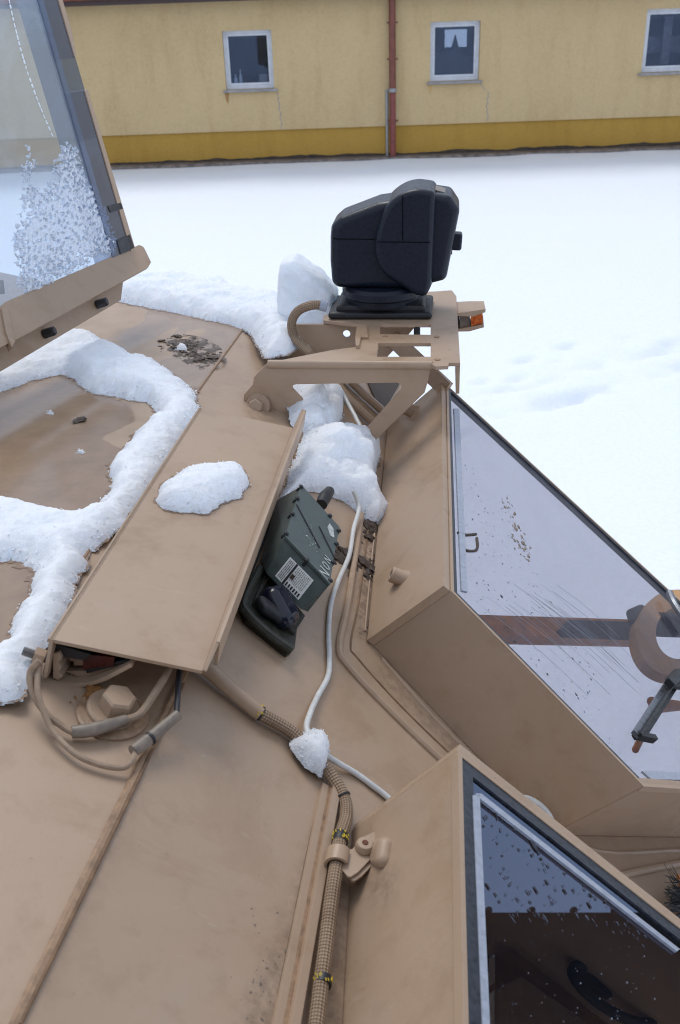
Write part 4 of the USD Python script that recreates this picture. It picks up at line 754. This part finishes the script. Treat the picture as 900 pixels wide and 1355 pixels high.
ro, ri, hw = .0125, .0095, .0085
ve = []; fe = []
tgt = on(492, 1112, off(PB, .034)); tdir = nz(tgt - o); e1 = nz(tdir - d * np.dot(tdir, d)); e2 = np.cross(d, e1)
ang = np.linspace(math.radians(35), math.radians(325), 30)
for a in ang:
    for rr3, z in ((ro, -hw), (ro, hw), (ri, hw), (ri, -hw)): ve.append(o + d * z + rr3 * (math.cos(a) * e1 + math.sin(a) * e2))
for i in range(len(ang) - 1):
    for j in range(4):
        a, b = i * 4 + j, i * 4 + (j + 1) % 4; fe += [[a, b, b + 4], [a, b + 4, a + 4]]
fe += [[0, 2, 1], [0, 3, 2], [len(ve) - 4, len(ve) - 3, len(ve) - 2], [len(ve) - 4, len(ve) - 2, len(ve) - 1]]
obj('strap', trimesh.Trimesh(np.array(ve), np.array(fe), process=False), PAINT_S, cp, 40)
vn = e2 if np.dot(e2, CAM - o) > 0 else -e2
EP = (o + vn * .0035, vn); ear = [(447, 1122), (466, 1124), (480, 1108), (496, 1100), (506, 1104), (507, 1114), (497, 1130), (474, 1154), (462, 1162), (452, 1150)]
obj('ear', slab(ons(ear, EP), vn, .0026, roundr=.003), PAINT_S, cp, 40); obj('ear', slab(ons([(x + 5, y + 5) for x, y in ear], off(EP, -.0032)), vn, .0026, roundr=.003), PAINT_S, cp, 40)
sc0 = on(482, 1122, off(EP, .0002))
scw = obj('screw', lathe([(.0095, 0), (.0095, .004), (.0075, .0075), (.003, .0078), (.0028, .006)], sc0, vn), PAINT_S, cp); obj('screw_socket', lathe([(.0032, 0), (.0032, .0006)], sc0 + vn * .0078, vn, 6), simple('rusty_socket', (.12, .035, .015), .7), scw)
lh = thing('braided_hose', 'short braided hose loop curling behind the searchlight base out of the snow', 'hose', on(405, 430, off(PB, .05)))
m_, uv_ = tube(np.array([on(x, y, (V2[0] + BYd * dd, V2[1])) for x, y, dd in [(430, 404, -.03), (412, 404, -.03), (394, 412, -.02), (386, 428, -.02), (390, 447, -.03), (402, 460, -.05), (412, 470, -.07)]]), .0085, 24, 14, uv=True); obj('braid', m_, BRAID, lh, uv=uv_)
obj('clear_collar', tube(np.array([on(x, y, (V2[0] + BYd * dd, V2[1])) for x, y, dd in [(424, 403, -.03), (433, 405, -.03)]]), .011, 14, 3), PALE, lh)
wc = thing('white_cable', 'thin white cable looping down the slope plate from the snow to the side window', 'cable', on(440, 800, PB))
obj('cable', tube(hpath([(468, 650, .03), (475, 672, .018), (468, 700, .010), (462, 735, .006), (448, 768, .0045), (438, 800, .004), (435, 835, .004), (436, 870, .004), (434, 895, .004), (420, 922, .005), (410, 945, .010), (406, 965, .013), (418, 985, .016), (437, 1003, .010), (470, 1023, .004), (495, 1041, .004), (514, 1056, .004), (545, 1085, .004)], PB), .0034, 12, 10), CABLEW, wc)
obj('cable_end', tube(hpath([(660, 1068, .02), (690, 1056, .03), (712, 1064, .03), (727, 1080, .026), (734, 1098, .02)], PB), .0040, 12, 10), CABLEW, wc)
obj('upper_lead', tube(np.array([on(x, y, off(PB, h)) for x, y, h in [(392, 437, .02), (405, 455, .02), (425, 485, .02), (448, 512, .03), (466, 543, .03), (484, 577, .035), (492, 584, .03)]]), .0035, 10, 8), CABLEW, wc)
# black brush by the right edge
bz = thing('black_brush', 'black bristle brush end poking in at the right edge over the hull', 'brush', on(898, 1185, PB)); r = np.random.default_rng(17); bs = []
for k in range(150):
    a = on(930 + r.uniform(-8, 8), 1195 + r.uniform(-26, 26), off(PB, .03)); b = on(884 + r.uniform(-6, 14), 1186 + r.normal(0, 18), off(PB, .02 + r.uniform(-.01, .02))); bs.append(tube([a, (a + b) / 2 + r.normal(0, .002, 3), b], [.0009, .0008, .0003], 4, 3))
obj('bristles', cat(*bs), INK, bz, True, kind='stuff'); obj('handle', bar(on(925, 1190, off(PB, .03)), on(1010, 1200, off(PB, .03)), .05, .02, NB), BLACK, bz, False); obj('brown_pin', bar(on(897, 1158, off(PB, .03)), on(902, 1178, off(PB, .03)), .003, .003, NB), BROWN, bz, False)

# ------------------------------------------------------------------ the armoured glass shield of the roof station
zR = 2.735
s1, s0 = on(192, 332, (np.array([0, 0, zR]), EZ)), on(-90, 462, (np.array([0, 0, zR]), EZ)); se = nz(s1 - s0); sn = nz(np.cross(se, EZ)); sn = sn if np.dot(sn, CAM - s1) > 0 else -sn
print('shield', s1, s0, np.dot(s1 - CAM, FWD), np.dot(s0 - CAM, FWD))
SP = (s1 - sn * .012, nz(sn + .10 * EZ)); nS = SP[1]
gs = thing('gun_shield', 'tilted armoured glass shield in a tan frame at the upper left', 'shield', on(100, 420, ROOFP))
obj('pane', slab(ons([(-90, -60), (40, -60), (157, 345), (-90, 462)], SP), nS, .006), GLASS3, gs, False)
ed = obj('edge_strip', slab(ons([(34, -60), (60, -60), (176, 337), (152, 350)], off(SP, .004)), nS, .045), glass('thick_glass_edge', (0.20, 0.25, 0.36), 1.5, .03, .10, (.2, .25, .36)), gs, False)
obj('edge_block', slab(ons([(143, 273), (160, 268), (163, 276), (147, 281)], off(SP, .006)), nS, .002), INK, ed, False); obj('edge_block', slab(ons([(155, 318), (172, 310), (178, 328), (160, 336)], off(SP, .006)), nS, .002), INK, ed, False)
obj('edge_frame', slab(ons([(60, -60), (66, -60), (95, 42), (101, 72), (98, 80), (93, 78), (112, 120), (116, 118), (180, 332), (176, 340)], off(SP, .006)), nS, .05), PAINT_S, gs, False)
RP = (s1, nz(sn * .75 + .65 * EZ))
rl = obj('rail', slab(ons([(-120, 458), (2, 404), (8, 399), (184, 324), (190, 326), (200, 347), (196, 354), (20, 450), (-120, 520)], RP), RP[1], .006, roundr=.007), PAINT_S, gs, False)
obj('rail_end', slab(ons([(2, 408), (10, 405), (20, 452), (16, 460), (8, 440)], off(RP, .004)), RP[1], .012), PAINT_S, rl, False)
MP = (s1 - sn * .004 - EZ * .02, nz(sn + .3 * EZ))
obj('mount_plate', slab(ons([(-120, 505), (10, 440), (163, 372), (160, 397), (0, 492), (-120, 562)], MP), MP[1], .008), PAINT_S, gs, False)
for x, y in ((58, 442), (128, 403)): obj('rail_bolt', hexbolt(on(x, y, off(MP, .0)) , nz(MP[1] + .3 * se), .0085, .022), BLACK, gs, False)
pb_ = (s1 - sn * .10, nz(sn + .8 * EZ)); ib = ons([(-60, 371), (24, 372), (26, 390), (-60, 402)], SP) + sn * -.03; obj('inner_block', hull(np.vstack([ib, ib - sn * .06])), PAINT_S, gs, False)
ry = -.22  # out of view behind the camera: dark plates placed to shade the near hull
for xa, xb in ((-1.0, -.30), (-.28, .42), (.44, .95)):
    rp_ = np.array([(xa, ry, 2.62), (xb, ry, 2.62), (xb, ry - .20, 4.3), (xa, ry - .20, 4.3)]); obj('unseen_shade_plate', slab(rp_, np.array([0, .93, .16]), .02), LINING, gs, False)
obj('unseen_plate_base', bx(-1.0, .95, -.75, -.245, 2.601, 2.66), PAINT, gs, False)  # unseen base under the shading plates
obj('shield_foot', bx(s0[0] - .05, s0[0] + .05, s0[1] - .05, s0[1] + .05, 2.6, zR - .03), PAINT_S, gs, False)
fr_ = []; xs_ = np.linspace(0, 1, 26)
r = np.random.default_rng(23)
for k in range(24):
    a, b = xs_[k], xs_[k + 1] - .012 * r.uniform(.5, 1.6); P0, P1 = np.array([10 + 66 * a - 8 * math.sin(a * 3), -10 + 202 * a]), np.array([10 + 66 * b - 8 * math.sin(b * 3), -10 + 202 * b]); fr_.append(tube(ons([P0, P1], off(SP, .0012)), .0011 * r.uniform(.7, 1.3), 6, 1))
solo('frost_line', cat(*fr_), SNOW, 'thin broken white line of frost running down the glass shield', 'frost', True, kind='stuff')

# ------------------------------------------------------------------ snow lying on the vehicle
def snow(pl, poly, hmax, w, res=.0028, seed=0, rag=.010, holes=0.0, grains=800, power=.85, lean=(0, 0)):
    q_, e1, e2, n = plane_xyz(pl, (1, 0, 0)); P3 = ons(poly, pl); xy = np.stack([(P3 - q_) @ e1, (P3 - q_) @ e2], 1)
    pg = Polygon(xy).buffer(0).buffer(.006).buffer(-.006); x0, y0, x1_, y1_ = pg.bounds; pad = .03
    gx, gy = np.arange(x0 - pad, x1_ + pad, res), np.arange(y0 - pad, y1_ + pad, res); X, Y = np.meshgrid(gx, gy, indexing='ij')
    ins = shapely.contains_xy(pg, X.ravel(), Y.ravel()).reshape(X.shape)
    d = (ndimage.distance_transform_edt(ins) - ndimage.distance_transform_edt(~ins)) * res
    W3 = q_ + X[..., None] * e1 + Y[..., None] * e2
    d = d + rag * 2.4 * (fbm(W3 * 24 + seed, 5, seed) - .5) + rag * 1.0 * (fbm(W3 * 110, 3, seed + 7) - .5); global LASTD; LASTD = (d, W3, n)
    ds = ndimage.gaussian_filter(d, .004 / res); t = np.clip(ds / w, 0, 1); h = hmax * (1 - (1 - t) ** 2) ** power * (.25 + 1.15 * fbm(W3 * 16, 4, seed + 1) + .24 * (fbm(W3 * 42, 3, seed + 5) - .5))
    h += (.0032 * (fbm(W3 * 110, 3, seed + 2) - .5) + .0016 * (noise(W3 * 260, seed + 3) - .5)) * np.clip(d / .006, 0, 1)
    keep = d > 0
    if holes: keep &= (fbm(W3 * 170, 4, seed + 9) - holes * np.exp(-np.maximum(d, 0) / .022) - .10 > .27)
    jit = rng.uniform(-.35, .35, (2,) + X.shape) * res
    grow = 1 + 0 * h
    V = W3 + jit[0][..., None] * e1 + jit[1][..., None] * e2 + np.where(keep, np.maximum(h, .0004), -.001)[..., None] * n + (h * lean[0])[..., None] * e1 + (h * lean[1])[..., None] * e2
    n0, n1 = X.shape; i, j = np.meshgrid(np.arange(n0 - 1), np.arange(n1 - 1), indexing='ij'); cell = keep[:-1, :-1] | keep[1:, :-1] | keep[:-1, 1:] | keep[1:, 1:]
    k = (i * n1 + j)[cell]; f = np.vstack([np.stack([k, k + n1, k + n1 + 1], 1), np.stack([k, k + n1 + 1, k + 1], 1)])
    used, inv = np.unique(f, return_inverse=True); V = V.reshape(-1, 3)[used]; f = inv.reshape(-1, 3)
    out = [trimesh.Trimesh(V, f, process=False)]
    ed = np.argwhere(keep & (d < .016)); al = np.argwhere(keep); r = np.random.default_rng(seed + 50); s = trimesh.creation.icosahedron(); sv, sf = np.asarray(s.vertices), np.asarray(s.faces); gv, gf = [], []
    if len(ed):
        for c in range(grains):
            a, b = ed[r.integers(len(ed))] if c < grains * .97 else al[r.integers(len(al))]; hh_ = max(h[a, b], .0005); rad = min(res, .0024) * r.uniform(.22, .75) ; pos = W3[a, b] + n * hh_ * (r.uniform(.2, 1.02) if c < grains * .97 else 1.0) + r.normal(0, res * .6, 3)
            gf.append(sf + 12 * len(gv)); gv.append(pos + sv * r.uniform(.6, 1.3, (12, 1)) * rad)
        out.append(trimesh.Trimesh(np.vstack(gv), np.vstack(gf), process=False))
    return cat(*out)
WETM = simple('melt_wet_paint', np.array(TAN) * np.array([.62, .58, .55]), 0.14, var=.15, scale=50)
def lay(label, *a, wet=0.0, **k):
    r_ = solo('snow_patch', snow(*a, **k), SNOW, label, 'snow', 70)
    if wet:                                       # the melt-wet margin on the paint round the snow
        d, W3, n = LASTD; kp = (d + .006 * (fbm(W3 * 60, 3, 77) - .5) > -wet) & (d < .012); n0, n1 = d.shape
        i, j = np.meshgrid(np.arange(n0 - 1), np.arange(n1 - 1), indexing='ij'); cell = kp[:-1, :-1] & kp[1:, :-1] & kp[:-1, 1:] & kp[1:, 1:]; kk = (i * n1 + j)[cell]
        f = np.vstack([np.stack([kk, kk + n1, kk + n1 + 1], 1), np.stack([kk, kk + n1 + 1, kk + 1], 1)]); u, inv = np.unique(f, return_inverse=True)
        obj('damp_margin', trimesh.Trimesh((W3 + n * .0005).reshape(-1, 3)[u], inv.reshape(-1, 3), process=False), WETM, veh, True, kind='stuff')
    return r_
lay('long snow ridge along the front edge of the roof beyond the wet plate', ROOFP, [(60, 388), (165, 401), (235, 415), (305, 430), (330, 440), (352, 474), (380, 470), (402, 455), (396, 425), (378, 404), (330, 392), (260, 376), (200, 368), (120, 352), (60, 345)], .042, .05, res=.0032, seed=1, grains=1600, wet=.007)
lay('branching snow drift filling the channel round the wet roof plate beside the guard', ROOFP,
    [(-40, 520), (0, 498), (70, 448), (110, 446), (160, 462), (215, 488), (236, 506), (262, 521), (266, 543), (240, 580), (205, 640), (176, 672), (166, 692), (124, 728), (104, 768), (95, 800), (74, 838), (48, 880), (30, 926), (-20, 930), (-40, 870), (10, 850), (22, 812), (40, 790), (50, 755), (20, 745), (-40, 742), (-40, 672), (0, 668), (40, 672), (100, 684), (128, 672), (148, 650), (150, 620), (176, 580), (214, 548), (190, 533), (120, 520), (86, 496), (40, 505), (0, 520), (-40, 548)], .030, .040, res=.0024, seed=2, rag=.015, grains=3200, wet=.006)
lay('rounded snow patch lying alone on the tan lamp guard', CP, [(206, 664), (214, 642), (246, 624), (290, 614), (320, 622), (331, 640), (318, 660), (296, 664), (276, 678), (240, 679), (215, 674)], .026, .030, res=.0019, seed=3, rag=.008, wet=.004)
lay('thick snow heap between the lamp guard and the front window box', PB, [(372, 662), (380, 630), (392, 590), (404, 572), (440, 568), (478, 580), (496, 600), (494, 640), (502, 666), (512, 684), (498, 700), (482, 692), (462, 668), (440, 658), (420, 650), (396, 650)], .060, .055, res=.0024, seed=4, rag=.012, grains=1500, wet=.005)
lay('snow heap under the searchlight bracket seen through its opening', PB, [(380, 500), (440, 495), (452, 560), (420, 590), (385, 560)], .05, .04, res=.0034, seed=5)
lay('small icy snow clump sitting on the braided hose', off(PB, .008), [(383, 985), (392, 974), (412, 966), (428, 974), (434, 992), (430, 1012), (424, 1026), (404, 1014)], .026, .020, res=.0016, seed=6, rag=.004)
VB = off(V2, -.07)
bp_ = [(376, 442), (376, 380), (381, 364), (387, 361), (404, 374), (424, 386), (434, 402), (434, 440)]
hb_ = sph_hull([p + BYd * k for k in (.0, .06) for p in ons(bp_, VB)], .014, 2); mm = manifold3d.Manifold.hull_points(np.asarray(hb_.vertices, float)).refine_to_length(.005).to_mesh()
bm = trimesh.Trimesh(mm.vert_properties[:, :3], mm.tri_verts, process=True)
trimesh.smoothing.filter_laplacian(bm, iterations=6); bvn = np.asarray(bm.vertices).copy(); bm.vertices = bvn + np.asarray(bm.vertex_normals) * ((.016 * (fbm(bvn * 20, 3, 3) - .5) + .006 * (fbm(bvn * 70, 3, 5) - .5)))[:, None]
solo('snow_patch', bm, SNOW, 'tall translucent snow block standing behind the searchlight base', 'snow', True)
solo('frozen_snow', snow(SP, [(12, 322), (28, 268), (30, 205), (36, 190), (46, 215), (44, 240), (60, 250), (72, 212), (82, 190), (104, 200), (114, 235), (140, 280), (162, 328), (96, 362), (30, 396)], .0045, .03, res=.0013, seed=8, rag=.016, holes=.25, grains=1500), SNOWT, 'lacy frozen snow clinging to the lower pane of the glass shield', 'snow', 70)
for (x, y, s_) in ((66, 546, 5), (106, 598, 6), (240, 461, 9)):
    lay({66: 'tiny snow fleck on the wet roof plate nearer the shield', 106: 'tiny snow fleck on the wet roof plate nearer the guard', 240: 'little lump of snow on the brown mud clods'}[x], ROOFP, [(x - s_, y + s_ * .3), (x, y - s_ * .5), (x + s_, y), (x + s_ * .8, y + s_ * .5)], .012, .008, res=.0022, seed=20 + s_, rag=.002, grains=40)
